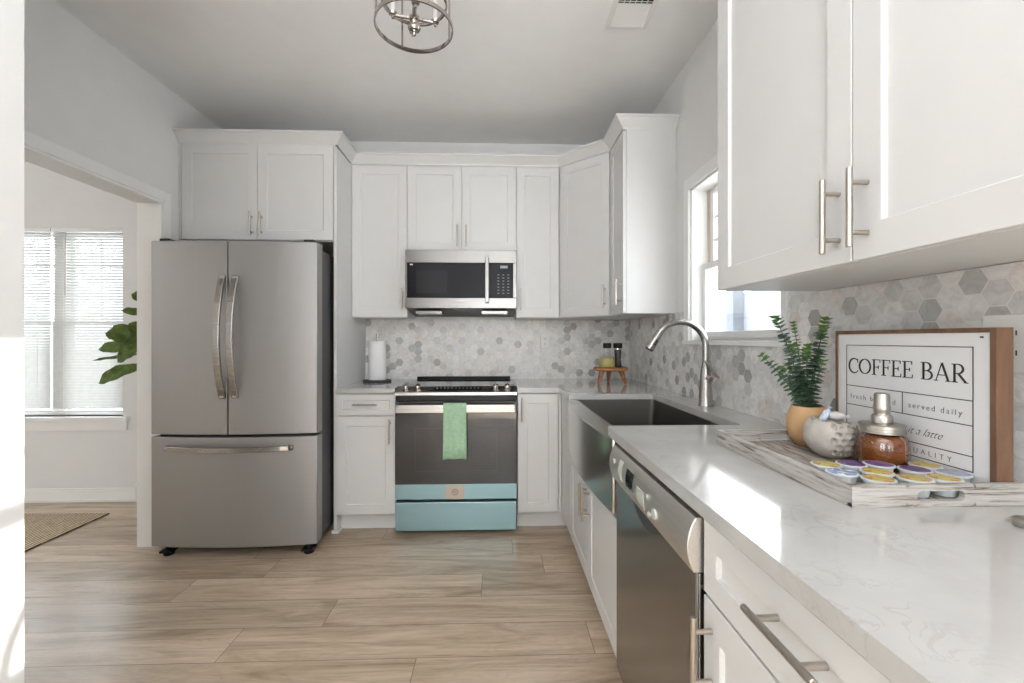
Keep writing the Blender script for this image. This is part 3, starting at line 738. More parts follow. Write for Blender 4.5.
# ------------------------------------------------------------------ range
t = thing('range', 'slide-in stainless steel electric range with teal protective film on its drawer', 'range', (-.257, 3.1, 0))
rx0, rx1, RY = -.638, .1245, 2.778
bm = BM(); box(bm, rx0 + .004, rx1 - .004, RY + .045, W - TK - .012, .03, .895); build('body', bm, M['blackmatte'], t)
bm = BM(); box(bm, rx0, rx1, RY + .072, W - TK - .055, .8955, .918); ct = build('cooktop', bm, M['cooktop'], t, bevel=0.002)
bm = BM(); extr(bm, [(rx0 + .03, W - TK - .060, .9185), (rx0 + .03, W - TK - .018, .9185), (rx0 + .03, W - TK - .018, .937), (rx0 + .03, W - TK - .052, .937)], (rx1 - rx0 - .055, 0, 0)); build('rear_vent', bm, M['black'], t, bevel=0.003)
bm = BM(); extr(bm, [(rx0, RY + .071, .922), (rx0, RY - .012, .892), (rx0, RY - .014, .872), (rx0, RY + .071, .872)], (rx1 - rx0, 0, 0)); cp = build('control_panel', bm, M['steel_h'], t, bevel=0.002)
sl = Vector((0, -.083, -.030)).normalized(); up = Vector((0, -.030, .083)).normalized()
def onpanel(x, s, h): p = Vector((x, RY + .071, .922)) + sl * s + up * h; return p
bm = BM(); a = [onpanel(-.395, .014, .0), onpanel(-.10, .014, .0), onpanel(-.10, .058, .0), onpanel(-.395, .058, .0)]; extr(bm, a, up * .0012); build('touch_display', bm, M['bglass'], cp)
bm = BM()
for k in range(12):
    for j in range(2): a0 = -.385 + k*.0235; extr(bm, [onpanel(a0, .022 + j*.016, .0013), onpanel(a0 + .011, .022 + j*.016, .0013), onpanel(a0 + .011, .026 + j*.016, .0013), onpanel(a0, .026 + j*.016, .0013)], up * .0004)
build('display_marks', bm, M['display'], cp)
for x in (-.575, -.500, -.010, .064):
    bm = BM(); b0 = onpanel(x, .042, 0); tube(bm, [b0, b0 + up*.004, b0 + up*.0045, b0 + up*.026, b0 + up*.028], [.024, .024, .019, .0165, .015], 20)
    k_ = build('knob', bm, M['polished'], t, smooth=True)
    bm = BM(); c0 = b0 + up*.0285; extr(bm, [c0 + Vector((-.0025, 0, 0)) + sl*.016, c0 + Vector((.0025, 0, 0)) + sl*.016, c0 + Vector((.0025, 0, 0)) - sl*.016, c0 + Vector((-.0025, 0, 0)) - sl*.016], up * .008); build('grip', bm, M['polished'], k_, bevel=.001)
FR = face_y(RY)
bm = BM(); fbox(bm, FR, rx0 + .004, rx1 - .004, .836, .872, -.04, -.012); build('vent_recess', bm, M['black'], t)
bm = BM(); fbox(bm, FR, rx0 + .002, rx1 - .002, .316, .832, -.042, 0); od = build('oven_door', bm, M['ovenglass'], t, bevel=0.003)
bm = BM(); fbox(bm, FR, rx0 + .13, rx1 - .13, .40, .66, .0002, .0006); 
# thin window outline on the oven glass
bm.free(); bm = BM()
for (a, b, c, d_) in ((rx0 + .125, rx1 - .125, .398, .401), (rx0 + .125, rx1 - .125, .664, .667), (rx0 + .125, rx0 + .128, .401, .664), (rx1 - .128, rx1 - .125, .401, .664)): fbox(bm, FR, a, b, c, d_, .0003, .0009)
build('window_outline', bm, M['darkgrey'], od)
bm = BM(); fbox(bm, FR, rx0 + .014, rx1 - .014, .768, .820, .034, .050); fbox(bm, FR, rx0 + .014, rx0 + .032, .772, .816, .0005, .034); fbox(bm, FR, rx1 - .032, rx1 - .014, .772, .816, .0005, .034)
build('handle', bm, M['steel_h'], od, bevel=0.004)
bm = BM(); fbox(bm, FR, rx0 + .002, rx1 - .002, .222, .315, -.042, .0); bd = build('trim_band', bm, M['teal'], od, bevel=0.002)
bd['label'] = 'teal film covered lower door band'
bm = BM(); fbox(bm, FR, -.322, -.206, .224, .313, .0003, .0018); lb = build('badge_label', bm, M['badge'], bd)
bm = BM(); cxb, czb, w_ = -.264, .268, .0019
def ring2d(bm, F, cu, cv, R, r, w0, w1, seg=28, a0=0, a1=2*PI, sv=1.0):
    for k in range(seg):
        A0, A1 = a0 + (a1-a0)*k/seg, a0 + (a1-a0)*(k+1)/seg
        q = [(cu + rr*math.cos(a), cv + sv*rr*math.sin(a)) for rr, a in ((R, A0), (R, A1), (r, A1), (r, A0))]
        va = [bm.verts.new(F(u, v, w0)) for u, v in q]; vb = [bm.verts.new(F(u, v, w1)) for u, v in q]
        bm.faces.new(va[::-1]); bm.faces.new(vb)
        for i in range(4): bm.faces.new((va[i], va[(i+1)%4], vb[(i+1)%4], vb[i]))
ring2d(bm, FR, cxb, czb, .021, .0165, w_, w_ + .001)
ring2d(bm, FR, cxb - .0045, czb + .002, .008, .005, w_, w_ + .001, 18, .6, 5.6); ring2d(bm, FR, cxb + .0055, czb - .001, .008, .005, w_, w_ + .001, 18, -2.6, 2.6); fbox(bm, FR, cxb - .001, cxb + .0015, czb - .011, czb + .010, w_, w_ + .001)
build('emblem', bm, M['badgeink'], bd)
bm = BM(); fbox(bm, FR, rx0 + .004, rx1 - .004, .026, .203, -.042, .0); wd = build('storage_drawer', bm, M['teal'], t, bevel=0.003); wd['label'] = 'drawer front under teal protective film'
for x in (rx0 + .05, rx1 - .05):
    bm = BM(); lathe(bm, [(0, 0), (.017, 0), (.017, .01), (.010, .012), (.010, .031), (0, .031)], (x, RY + .08, 0), 14); build('foot', bm, M['black'], t, smooth=True)
# towel over the oven handle
bm = BM(); tx0, tx1 = -.330, -.190; hy = RY - .050; nU = 14
prof = [(hy + .020, .560), (hy + .021, .70), (hy + .0205, .79), (hy + .019, .822), (hy + .008, .829), (hy - .003, .824), (hy - .006, .80), (hy - .007, .74), (hy - .009, .64), (hy - .012, .55), (hy - .014, .485)]
th = .0035; R1, R2 = [], []
for j, (y, z) in enumerate(prof):
    ra, rb = [], []
    for i in range(nU + 1):
        s = i / nU; f = max(0, (.80 - z)) * (1 if j > 4 else .1)
        x = tx0 + (tx1 - tx0) * s + f * .02 * (s - .35); wob = f * .018 * math.sin(s * 7.5 + 1) - f * .01 * math.cos(s*13); zz = z + (.010 * math.sin(s*2.4) if j == len(prof)-1 else 0) - (.006*s if j == len(prof)-1 else 0)
        ra.append(bm.verts.new((x, y + wob, zz)))
    R1.append(ra)
for a, b in zip(R1, R1[1:]):
    for i in range(nU): bm.faces.new((a[i], a[i+1], b[i+1], b[i]))
o = build('dish_towel', bm, M['towel'], smooth=True, origin=(-.26, hy, .82), angle=80)
md = o.modifiers.new('thickness', 'SOLIDIFY'); md.thickness = .004; md.offset = 0
tag(o, 'sage green linen dish towel hanging over the oven door handle', 'towel')

# ------------------------------------------------------------------ microwave
t = thing('microwave_oven', 'stainless steel over-the-range microwave oven with black glass door', 'microwave', (-.248, 3.2, 1.40))
mx0, mx1, MY = XS + .002, XS + .760, 3.040
F = face_y(MY)
bm = BM(); extr(bm, [(mx0, MY + .022, 1.434), (mx0, W - TK - .006, 1.395), (mx0, W - TK - .006, 1.8335), (mx0, MY + .022, 1.8335)], (mx1 - mx0, 0, 0)); build('body', bm, M['darkgrey'], t)
bm = BM(); fbox(bm, F, mx0, mx1, 1.745, 1.832, -.02, 0); build('top_band', bm, M['steel_mw'], t, bevel=.002)
bm = BM(); fbox(bm, F, mx0, mx1, 1.434, 1.505, -.02, 0); lbnd = build('lower_band', bm, M['steel_mw'], t, bevel=.002)
xg = mx0 + .575
for a, b in ((mx0, mx0 + .012), (mx1 - .022, mx1)):
    bm = BM(); fbox(bm, F, a, b, 1.507, 1.743, -.02, 0); build('side_rail', bm, M['steel_mw'], t, bevel=.001)
bm = BM(); fbox(bm, F, mx0 + .013, xg - .001, 1.507, 1.743, -.02, .001); dg = build('door', bm, M['bglass'], t, bevel=.002)
bm = BM(); fbox(bm, F, mx0 + .075, mx0 + .285, 1.535, 1.690, .0012, .0016); build('window_screen', bm, M['screen'], dg)
bm = BM(); fbox(bm, F, mx0 + .032, mx0 + .052, 1.727, 1.735, .0012, .0018); build('sticker', bm, M['white_plastic'], dg)
bm = BM(); fbox(bm, F, xg + .001, mx1 - .023, 1.507, 1.743, -.02, .001); pg = build('control_panel', bm, M['bglass'], t, bevel=.002)
bm = BM(); fbox(bm, F, mx1 - .11, mx1 - .06, 1.708, 1.726, .0012, .0016); build('clock_display', bm, M['display'], pg)
for r in range(7):
    for c in range(3):
        if True:
            bm = BM(); fbox(bm, F, mx1 - .130 + c*.034, mx1 - .130 + c*.034 + .013, 1.535 + r*.021, 1.535 + r*.021 + .004, .0012, .0015); build('keypad_key', bm, M['display'], pg)
bm = BM(); hxm = xg - .018
fbox(bm, F, hxm - .013, hxm + .013, 1.470, 1.785, .034, .046); fbox(bm, F, hxm - .008, hxm + .008, 1.474, 1.492, .0005, .034); fbox(bm, F, hxm - .008, hxm + .008, 1.765, 1.782, .0005, .034); build('handle', bm, M['steel_mw'], dg, bevel=.004)
for a in (mx0 + .06, mx1 - .24):
    bm = BM(); box(bm, a, a + .18, MY + .06, MY + .2, 1.400, 1.4185); build('grease_filter', bm, M['steel_mw'], t)

def text_mesh(name, s, F, u, v, size, mat, parent, spacing=1.0, shear=0.0, flip=False, offset=0.0, w0=.0004, th=.0004):
    cu = bpy.data.curves.new('tmp_text', 'FONT'); cu.body = s; cu.size = size; cu.space_character = spacing; cu.shear = shear; cu.offset = offset; cu.resolution_u = 4
    ob = bpy.data.objects.new('tmp_text', cu); COL.objects.link(ob)
    bpy.context.view_layer.update()
    me = bpy.data.meshes.new_from_object(ob.evaluated_get(bpy.context.evaluated_depsgraph_get()))
    bpy.data.objects.remove(ob); bpy.data.curves.remove(cu)
    bm = BM(); bm.from_mesh(me); bpy.data.meshes.remove(me)
    for vv in bm.verts: vv.co = Vector(F(u + (-vv.co.x if flip else vv.co.x), v + vv.co.y, w0 + vv.co.z))
    r = bmesh.ops.extrude_face_region(bm, geom=bm.faces[:])
    d = Vector(F(0, 0, th)) - Vector(F(0, 0, 0))
    bmesh.ops.translate(bm, verts=[g for g in r['geom'] if isinstance(g, bmesh.types.BMVert)], vec=d)
    return build(name, bm, mat, parent)
text_mesh('lettering', 'SAMSUNG', face_y(MY), -.292, 1.466, .014, M['badgeink'], lbnd, spacing=1.15)

# ------------------------------------------------------------------ dishwasher
t = thing('dishwasher', 'dark stainless steel dishwasher under the counter between sink and near cabinet', 'dishwasher', (.72, 1.19, 0))
dy0, dy1 = .876, 1.496
bm = BM(); box(bm, XB + .030, XR - .03, dy0 + .005, dy1 - .004, .10, CB - .004); build('body', bm, M['darkgrey'], t)
bm = BM(); box(bm, XB + .075, XB + .09, dy0 + .005, dy1 - .004, .0, .0995); build('toe_panel', bm, M['black'], t)
F = face_x(XB - .006)
bm = BM(); fbox(bm, F, dy0 + .002, dy1 - .002, .110, .752, -.034, 0); dd = build('door', bm, M['steel_dw'], t, bevel=.003)
# bulging control panel
bm = BM(); pr = []
for k in range(11):
    s = k / 10; pr.append((.753 + .112 * s, .004 + .020 * math.sin(PI * min(1, s * .9 + .08)) ** .8))
poly = [F(dy0 + .001, z, w_) for z, w_ in pr] + [F(dy0 + .001, .866, -.034), F(dy0 + .001, .753, -.034)]
extr(bm, poly, (0, dy1 - dy0 - .002, 0)); cpn = build('control_panel', bm, M['steel_y'], t, smooth=True, angle=35, bevel=.002)
def cps(z):
    s = (z - .753) / .112; return .004 + .020 * math.sin(PI * min(1, s * .9 + .08)) ** .8 + .0004
def cpatch(name, u0, u1, z0, z1, mat, th=.001):
    bm = BM(); n = 4; prev = None
    for k in range(n + 1):
        z = z0 + (z1 - z0)*k/n; r_ = [bm.verts.new(F(u0, z, cps(z))), bm.verts.new(F(u1, z, cps(z))), bm.verts.new(F(u1, z, cps(z) + th)), bm.verts.new(F(u0, z, cps(z) + th))]
        if prev:
            for i in range(4): bm.faces.new((prev[i], prev[(i+1)%4], r_[(i+1)%4], r_[i]))
        else: bm.faces.new(r_)
        prev = r_
    bm.faces.new(prev); return build(name, bm, mat, cpn)
cpatch('display', 1.238, 1.302, .790, .840, M['bglass'])
cpatch('button_strip', 1.345, 1.385, .785, .845, M['button'])
cpatch('button_strip', 1.140, 1.200, .778, .822, M['button'])
def cbutton(u, z, r):
    bm = BM(); tube(bm, [F(u, z, cps(z) - .002), F(u, z, cps(z) + .004)], r, 14); build('button', bm, M['button'], cpn, smooth=True)
cbutton(1.435, .825, .008); cbutton(1.115, .822, .006); cbutton(1.105, .782, .006); cbutton(1.060, .800, .013)
bm = BM()
n = 14; v0 = [] 
for k in range(n + 1):
    s = k / n; u = 1.075 + .21 * s; v0.append((u, .752 - .038 * math.sin(PI * s) ** .6))
pl = [F(u, v, .0006) for u, v in v0]; extr(bm, pl, Vector(F(0, 0, .006)) - Vector(F(0, 0, 0))); build('pocket_handle', bm, M['darkgrey'], dd, smooth=True)
bm = BM(); fbox(bm, F, dy0 + .002, dy0 + .010, .112, .752, .0005, .004); build('edge_trim', bm, M['steel_v'], dd, bevel=.001)

# ------------------------------------------------------------------ outlets
def outlet(label, F, u, v, group=None, n=1):
    t = thing('wall_outlet', label, 'outlet', F(u, v - .058, .004))
    hw = .035 * n + (.011 if n > 1 else 0)
    bm = BM(); fbox(bm, F, u - hw, u + hw, v - .058, v + .058, .0003, .006); pl = build('cover_plate', bm, M['white_plastic'], t, bevel=.002)
    for g in range(n):
        uu = u + (g - (n-1)/2) * .046
        for dz in (-.020, .020):
            bm = BM(); fbox(bm, F, uu - .0075, uu - .005, v + dz - .004, v + dz + .006, .0082, .0086); fbox(bm, F, uu + .005, uu + .0075, v + dz - .003, v + dz + .005, .0082, .0086); fbox(bm, F, uu - .002, uu + .002, v + dz - .010, v + dz - .006, .0082, .0086)
            build('socket_slots', bm, M['black'], pl)
    return t
outlet('white wall outlet on the back wall mosaic right of the range', face_y(W - TK), .372, 1.205)
outlet('white wall outlet half hidden behind the framed coffee sign', face_x(XR - TK), .825, 1.215, n=2)

# ------------------------------------------------------------------ paper towel
hx, hyy = -.867, 3.235
t = thing('paper_towel_holder', 'black paper towel stand on the counter left of the range', 'paper towel holder', (hx, hyy, .9145))
bm = BM(); lathe(bm, [(0, 0), (.097, 0), (.099, .006), (.097, .013), (.02, .014), (0, .014)], (hx, hyy, .9145), 40); build('base', bm, M['blackmatte'], t, smooth=True)
bm = BM(); lathe(bm, [(0, .014), (.006, .014), (.006, .315), (.011, .317), (.011, .345), (.009, .349), (0, .349)], (hx, hyy, .9145), 16); build('pole', bm, M['nickel'], t, smooth=True)
bm = BM(); lathe(bm, [(.020, .0155), (.061, .0155), (.0622, .018), (.0622, .290), (.061, .2925), (.020, .2925), (.020, .0155)], (hx, hyy, .9145), 48)
tag(build('paper_towel_roll', bm, M['paper'], smooth=True, origin=(hx, hyy, .93)), 'full white roll of paper towels standing on the black holder', 'paper towels')

# ------------------------------------------------------------------ riser with oil and pepper
sx, sy, sz = .785, 3.04, .9142
t = thing('riser_stand', 'small reddish wooden riser on splayed legs in the counter corner', 'riser', (sx, sy, sz))
bm = BM(); lathe(bm, [(0, .092), (.112, .092), (.119, .097), (.119, .108), (.115, .113), (0, .113)], (sx, sy, sz), 40); build('top', bm, M['acacia'], t, smooth=True)
for a in (205, 325, 85):
    a = math.radians(a); c_, s_ = math.cos(a), math.sin(a)
    bm = BM(); tube(bm, [(sx + .105*c_, sy + .105*s_, sz + .0035), (sx + .075*c_, sy + .075*s_, sz + .0915)], [.010, .019], 12); build('leg', bm, M['acacia'], t, smooth=True)
top = sz + .1133
bx, by = .757, 3.030
t = thing('oil_bottle', 'round glass bottle of yellow oil with black stopper on the wooden riser', 'bottle', (bx, by, top))
bm = BM(); lathe(bm, [(0, 0), (.052, 0), (.055, .004), (.055, .060), (.048, .072), (.024, .080), (.022, .128), (.024, .132), (0, .132)], (bx, by, top), 28); build('glass', bm, M['jarglass'], t, smooth=True)
bm = BM(); lathe(bm, [(0, .002), (.051, .002), (.053, .008), (.053, .058), (.047, .067), (0, .067)], (bx, by, top), 28); build('oil', bm, M['oil'], t, smooth=True)
bm = BM(); lathe(bm, [(0, .1325), (.024, .1325), (.029, .137), (.029, .163), (.026, .168), (0, .168)], (bx, by, top), 22); build('stopper', bm, M['black'], t, smooth=True)
bx, by = .838, 3.055
t = thing('pepper_mill', 'slim black pepper grinder beside the oil bottle on the riser', 'pepper mill', (bx, by, top))
bm = BM(); lathe(bm, [(0, 0), (.024, 0), (.026, .004), (.020, .055), (.023, .090), (.026, .118), (.024, .122), (0, .122)], (bx, by, top), 24); build('body', bm, M['pepper'], t, smooth=True)
bm = BM(); lathe(bm, [(.0, .1222), (.024, .1222), (.024, .132), (0, .132)], (bx, by, top), 22); build('collar', bm, M['polished'], t, smooth=True)
bm = BM(); lathe(bm, [(0, .1325), (.027, .1325), (.031, .137), (.031, .163), (.028, .168), (0, .168)], (bx, by, top), 22); build('cap', bm, M['black'], t, smooth=True)

# ------------------------------------------------------------------ serving tray
TX0, TX1, TY0, TY1, TZ = .650, .990, .790, 1.292, .9145
t = thing('serving_tray', 'distressed whitewashed wooden tray with cut-out handles holding the coffee things', 'tray', ((TX0+TX1)/2, (TY0+TY1)/2, TZ))
bm = BM(); box(bm, TX0 + .002, TX1 - .002, TY0 + .002, TY1 - .002, TZ, TZ + .008); build('base', bm, M['boards'], t)
wt = .011; zt = TZ + .0405
bm = BM(); box(bm, TX0, TX0 + wt, TY0 + wt, TY1 - wt, TZ + .0082, zt); box(bm, TX0, TX0 + .0018, TY0, TY1, TZ + .0, TZ + .0082); build('side_rail', bm, M['whitewash'], t, bevel=.001)
bm = BM(); box(bm, TX1 - wt, TX1, TY0 + wt, TY1 - wt, TZ + .0082, zt); build('side_rail', bm, M['whitewash'], t, bevel=.001)
def handle_rail(y0, y1):
    """end board with a stadium-shaped hand hole, built as quads round the hole"""
    bm = BM(); cx_, cz_, hl, hr = .8185, TZ + .0195, .036, .0095
    za, zb_ = TZ + .0002, zt; N = 10
    hole = []
    for k in range(N + 1): a = -PI/2 + PI*k/N; hole.append((cx_ + hl + hr*math.cos(a), cz_ + hr*math.sin(a)))
    for k in range(N + 1): a = PI/2 + PI*k/N; hole.append((cx_ - hl + hr*math.cos(a), cz_ + hr*math.sin(a)))
    def outer(p):
        x, z = p
        if x > cx_ + hl + 1e-6: dx, dz = x - (cx_ + hl), z - cz_; ang = math.atan2(dz, dx)
        elif x < cx_ - hl - 1e-6: ang = math.atan2(z - cz_, x - (cx_ - hl))
        else: ang = PI/2 if z > cz_ else -PI/2
        c0 = min(max(x, cx_ - hl), cx_ + hl)
        if abs(math.sin(ang)) > .5: return (x if abs(x - c0) < 1e-6 else c0 + math.cos(ang)*.03, zb_ if math.sin(ang) > 0 else za)
        sgn = 1 if math.cos(ang) > 0 else -1
        f = (math.sin(ang) / .5 + 1) / 2
        return (c0 + sgn * .03, za + (zb_ - za) * f)
    outp = [outer(p) for p in hole]; m = len(hole)
    for yy in (y0, y1):
        H = [bm.verts.new((x, yy, z)) for x, z in hole]; O = [bm.verts.new((x, yy, z)) for x, z in outp]
        for k in range(m):
            k2 = (k+1) % m
            try: bm.faces.new((H[k], H[k2], O[k2], O[k]))
            except Exception: pass
        if yy == y0: H0 = H
        else: H1 = H
    for k in range(m): k2 = (k+1) % m; bm.faces.new((H0[k], H0[k2], H1[k2], H1[k]))
    xa, xb = cx_ - hl - .03, cx_ + hl + .03
    box(bm, TX0, xa, y0, y1, za, zb_); box(bm, xb, TX1, y0, y1, za, zb_)
    for zz in (za, zb_):
        q = [bm.verts.new((x, y, zz)) for x, y in ((xa, y0), (xb, y0), (xb, y1), (xa, y1))]; bm.faces.new(q)
    bmesh.ops.remove_doubles(bm, verts=bm.verts, dist=1e-5)
    return build('end_rail', bm, M['whitewash'], t)
handle_rail(TY0, TY0 + wt); handle_rail(TY1 - wt, TY1)
tf = TZ + .0085

# ------------------------------------------------------------------ framed sign
sxf, sy0, sy1, sz0, sz1 = .9435, .806, 1.206, tf + .0005, 1.246
t = thing('framed_sign', 'walnut framed COFFEE BAR sign standing on the tray against the wall', 'sign', (sxf + .015, (sy0 + sy1)/2, sz0))
ft, fd = .0125, .0335
bm = BM()
for a, b, c, d_ in ((sy0, sy0 + ft, sz0, sz1), (sy1 - ft*.5, sy1, sz0, sz1), (sy0 + ft, sy1 - ft*.5, sz1 - ft*.75, sz1), (sy0 + ft, sy1 - ft*.5, sz0, sz0 + ft)): box(bm, sxf, sxf + fd, a, b, c, d_)
build('frame', bm, M['walnut'], t, bevel=.001)
SP = sxf + .004
bm = BM(); box(bm, SP, sxf + fd - .004, sy0 + ft + .0003, sy1 - ft*.5 - .0003, sz0 + ft + .0003, sz1 - ft*.75 - .0003); pn = build('panel', bm, M['signwhite'], t)
FS = face_x(SP)
L0, L1 = 1.170, .851
bm = BM(); lw = .0009; w0, w1 = .0003, .0009
def hl(z, a=L1, b=L0): fbox(bm, FS, a, b, z - lw, z + lw, w0, w1)
for z in (1.2075, 1.100, 1.050, .9885, .958): hl(z)
hl(1.0195, 0.92*0+L1, L1 + .0001)
for u in (L0, L1): fbox(bm, FS, u - lw, u + lw, .957, 1.2085, w0, w1)
fbox(bm, FS, 1.005 - lw, 1.005 + lw, 1.050, 1.100, w0, w1)
build('ruled_lines', bm, M['ink'], pn)
# serif capitals drawn as strokes: each letter in a box 1 high
def stroke(bm, F, pts, wd, u0, v0, su, sv):
    """ribbon through pts (x right, y up), wd: widths; u runs right-to-left on this wall"""
    P = [Vector(p) for p in pts]; n = len(P); ws = wd if isinstance(wd, (list, tuple)) else [wd]*n
    Lf, Rt = [], []
    for i in range(n):
        d = (P[min(i+1, n-1)] - P[max(i-1, 0)]).normalized(); nn = Vector((-d.y, d.x)) * ws[i] / 2
        Lf.append(P[i] + nn); Rt.append(P[i] - nn)
    def T(p, w): return F(u0 - p.x*su, v0 + p.y*sv, w)
    a = [bm.verts.new(T(p, w0)) for p in Lf]; b = [bm.verts.new(T(p, w0)) for p in Rt]; c = [bm.verts.new(T(p, w1)) for p in Lf]; d = [bm.verts.new(T(p, w1)) for p in Rt]
    for i in range(n - 1):
        bm.faces.new((c[i], c[i+1], d[i+1], d[i])); bm.faces.new((a[i], b[i], b[i+1], a[i+1])); bm.faces.new((a[i], a[i+1], c[i+1], c[i])); bm.faces.new((b[i], d[i], d[i+1], b[i+1]))
    bm.faces.new((a[0], c[0], d[0], b[0])); bm.faces.new((a[-1], b[-1], d[-1], c[-1]))
TH, TN = .115, .05
def arc(cx, cy, rx, ry, a0, a1, n=16): return [(cx + rx*math.cos(math.radians(a0 + (a1-a0)*i/n)), cy + ry*math.sin(math.radians(a0 + (a1-a0)*i/n))) for i in range(n + 1)]
def sinw(n, lo, hi): return [lo + (hi - lo)*math.sin(PI*i/(n)) for i in range(n + 1)]
def serif(x, y, w): return ([(x - w, y), (x + w, y)], TN)
LET = {
 'C': (.78, [(arc(.46, .5, .41, .49, 48, 312, 20), sinw(20, TN, TH*1.1)), ([(.735, .98), (.735, .72)], TN), ([(.735, .02+.1), (.70, .20)], TN)]),
 'O': (.92, [(arc(.46, .5, .41, .48, 90, 270, 16), sinw(16, TN, TH*1.1)), (arc(.46, .5, .41, .48, 270, 450, 16), sinw(16, TN, TH*1.1))]),
 'F': (.62, [([(.17, 0), (.17, 1)], TH), serif(.17, .02, .15), ([(.02, .98), (.60, .98)], TN), ([(.60, 1.0), (.60, .80)], TN), ([(.17, .51), (.48, .51)], TN), ([(.48, .62), (.48, .40)], TN)]),
 'E': (.66, [([(.17, 0), (.17, 1)], TH), ([(.02, .98), (.60, .98)], TN), ([(.60, 1.0), (.60, .80)], TN), ([(.17, .51), (.47, .51)], TN), ([(.47, .62), (.47, .40)], TN), ([(.02, .02), (.63, .02)], TN), ([(.63, 0.0), (.65, .22)], TN)]),
 'B': (.72, [([(.17, 0), (.17, 1)], TH), ([(.02, .98), (.36, .98)], TN), ([(.02, .02), (.38, .02)], TN), ([(.17, .52), (.36, .52)], TN), (arc(.34, .75, .23, .23, 90, -90, 12), sinw(12, TN, TH)), (arc(.36, .27, .29, .25, 90, -90, 12), sinw(12, TN, TH))]),
 'A': (.82, [([(.08, 0), (.40, 1)], TN), ([(.40, 1.02), (.74, 0)], TH), ([(.19, .34), (.60, .34)], TN), serif(.08, .02, .10), serif(.73, .02, .13)]),
 'R': (.80, [([(.17, 0), (.17, 1)], TH), ([(.02, .98), (.36, .98)], TN), serif(.17, .02, .15), ([(.17, .48), (.36, .48)], TN), (arc(.34, .73, .25, .25, 90, -90, 12), sinw(12, TN, TH)), ([(.36, .48), (.72, .03)], TH*.95), ([(.64, .02), (.84, .02)], TN)]),
}
def write_serif(name, word, u0, v0, width, height, mat):
    adv = [(.40 if ch == ' ' else LET[ch][0] + .06) for ch in word]; tot = sum(adv); su = width / tot; bm = BM(); x = 0
    for ch, a in zip(word, adv):
        if ch != ' ':
            for pts, wd in LET[ch][1]: stroke(bm, FS, [(px + x, py) for px, py in pts], wd, u0, v0, su, height)
        x += a
    return build(name, bm, mat, pn)
write_serif('lettering', 'COFFEE BAR', 1.163, 1.134, .304, .0385, M['ink'])
FSr = lambda u, v, w: (SP - w, u, v)
text_mesh('lettering', 'fresh brewed', FSr, 1.157, 1.0665, .0175, M['inkgrey'], pn, spacing=1.42, flip=True, offset=-.0002)
text_mesh('lettering', 'served daily', FSr, .990, 1.0665, .0175, M['inkgrey'], pn, spacing=1.36, flip=True, offset=-.0002)
text_mesh('lettering', 'make it a latte', FSr, 1.052, 1.0085, .024, M['ink'], pn, spacing=1.0, shear=.6, flip=True, offset=-.0004)
text_mesh('lettering', 'QUALITY', FSr, 0.998, .9665, .0165, M['inkgrey'], pn, spacing=1.75, flip=True, offset=-.0003)
bm = BM(); box(bm, SP - .0012, SP - .0003, .832, .838, 1.2255, 1.2295); build('corner_tag', bm, M['inkgrey'], pn)

# ------------------------------------------------------------------ eucalyptus pot
px_, py_ = .878, 1.226
t = thing('potted_eucalyptus', 'small eucalyptus plant in a tan stoneware pot on the tray', 'potted plant', (px_, py_, tf))
bm = BM(); lathe(bm, [(0, .0005), (.026, .0005), (.036, .008), (.047, .030), (.052, .055), (.050, .082), (.042, .106), (.040, .112), (.036, .112), (.036, .100), (0, .098)], (px_, py_, tf), 36); pot = build('pot', bm, M['potclay'], t, smooth=True, angle=60)
bm = BM(); lathe(bm, [(0, .104), (.020, .105), (.0355, .1005), (.0355, .0985), (0, .0985)], (px_, py_, tf), 20); build('soil', bm, M['soil'], pot, smooth=True)
def leafdisc(bm, c, dirv, upv, L, Wd, n=7):
    d = Vector(dirv).normalized(); u = Vector(upv); u = (u - d*u.dot(d)).normalized(); s = d.cross(u)
    pts = []
    for i in range(n + 1):
        f = i / n; wv = Wd * math.sin(PI * f ** .75) ** .8 if 0 < f < 1 else 0; pts.append((f, wv))
    up1 = [c + d*L*f + s*wv + u*(abs(wv)*.25) for f, wv in pts]; mid = [c + d*L*f - u*L*.05*math.sin(PI*f) for f, _ in pts]; lo = [c + d*L*f - s*wv + u*(abs(wv)*.25) for f, wv in pts]
    A = [bm.verts.new(p) for p in up1]; Mv = [bm.verts.new(p) for p in mid]; B = [bm.verts.new(p) for p in lo]
    for i in range(n):
        for P, Q in ((A, Mv), (Mv, B)):
            try: bm.faces.new((P[i], P[i+1], Q[i+1], Q[i]))
            except Exception: pass
rnd = random.Random(5)
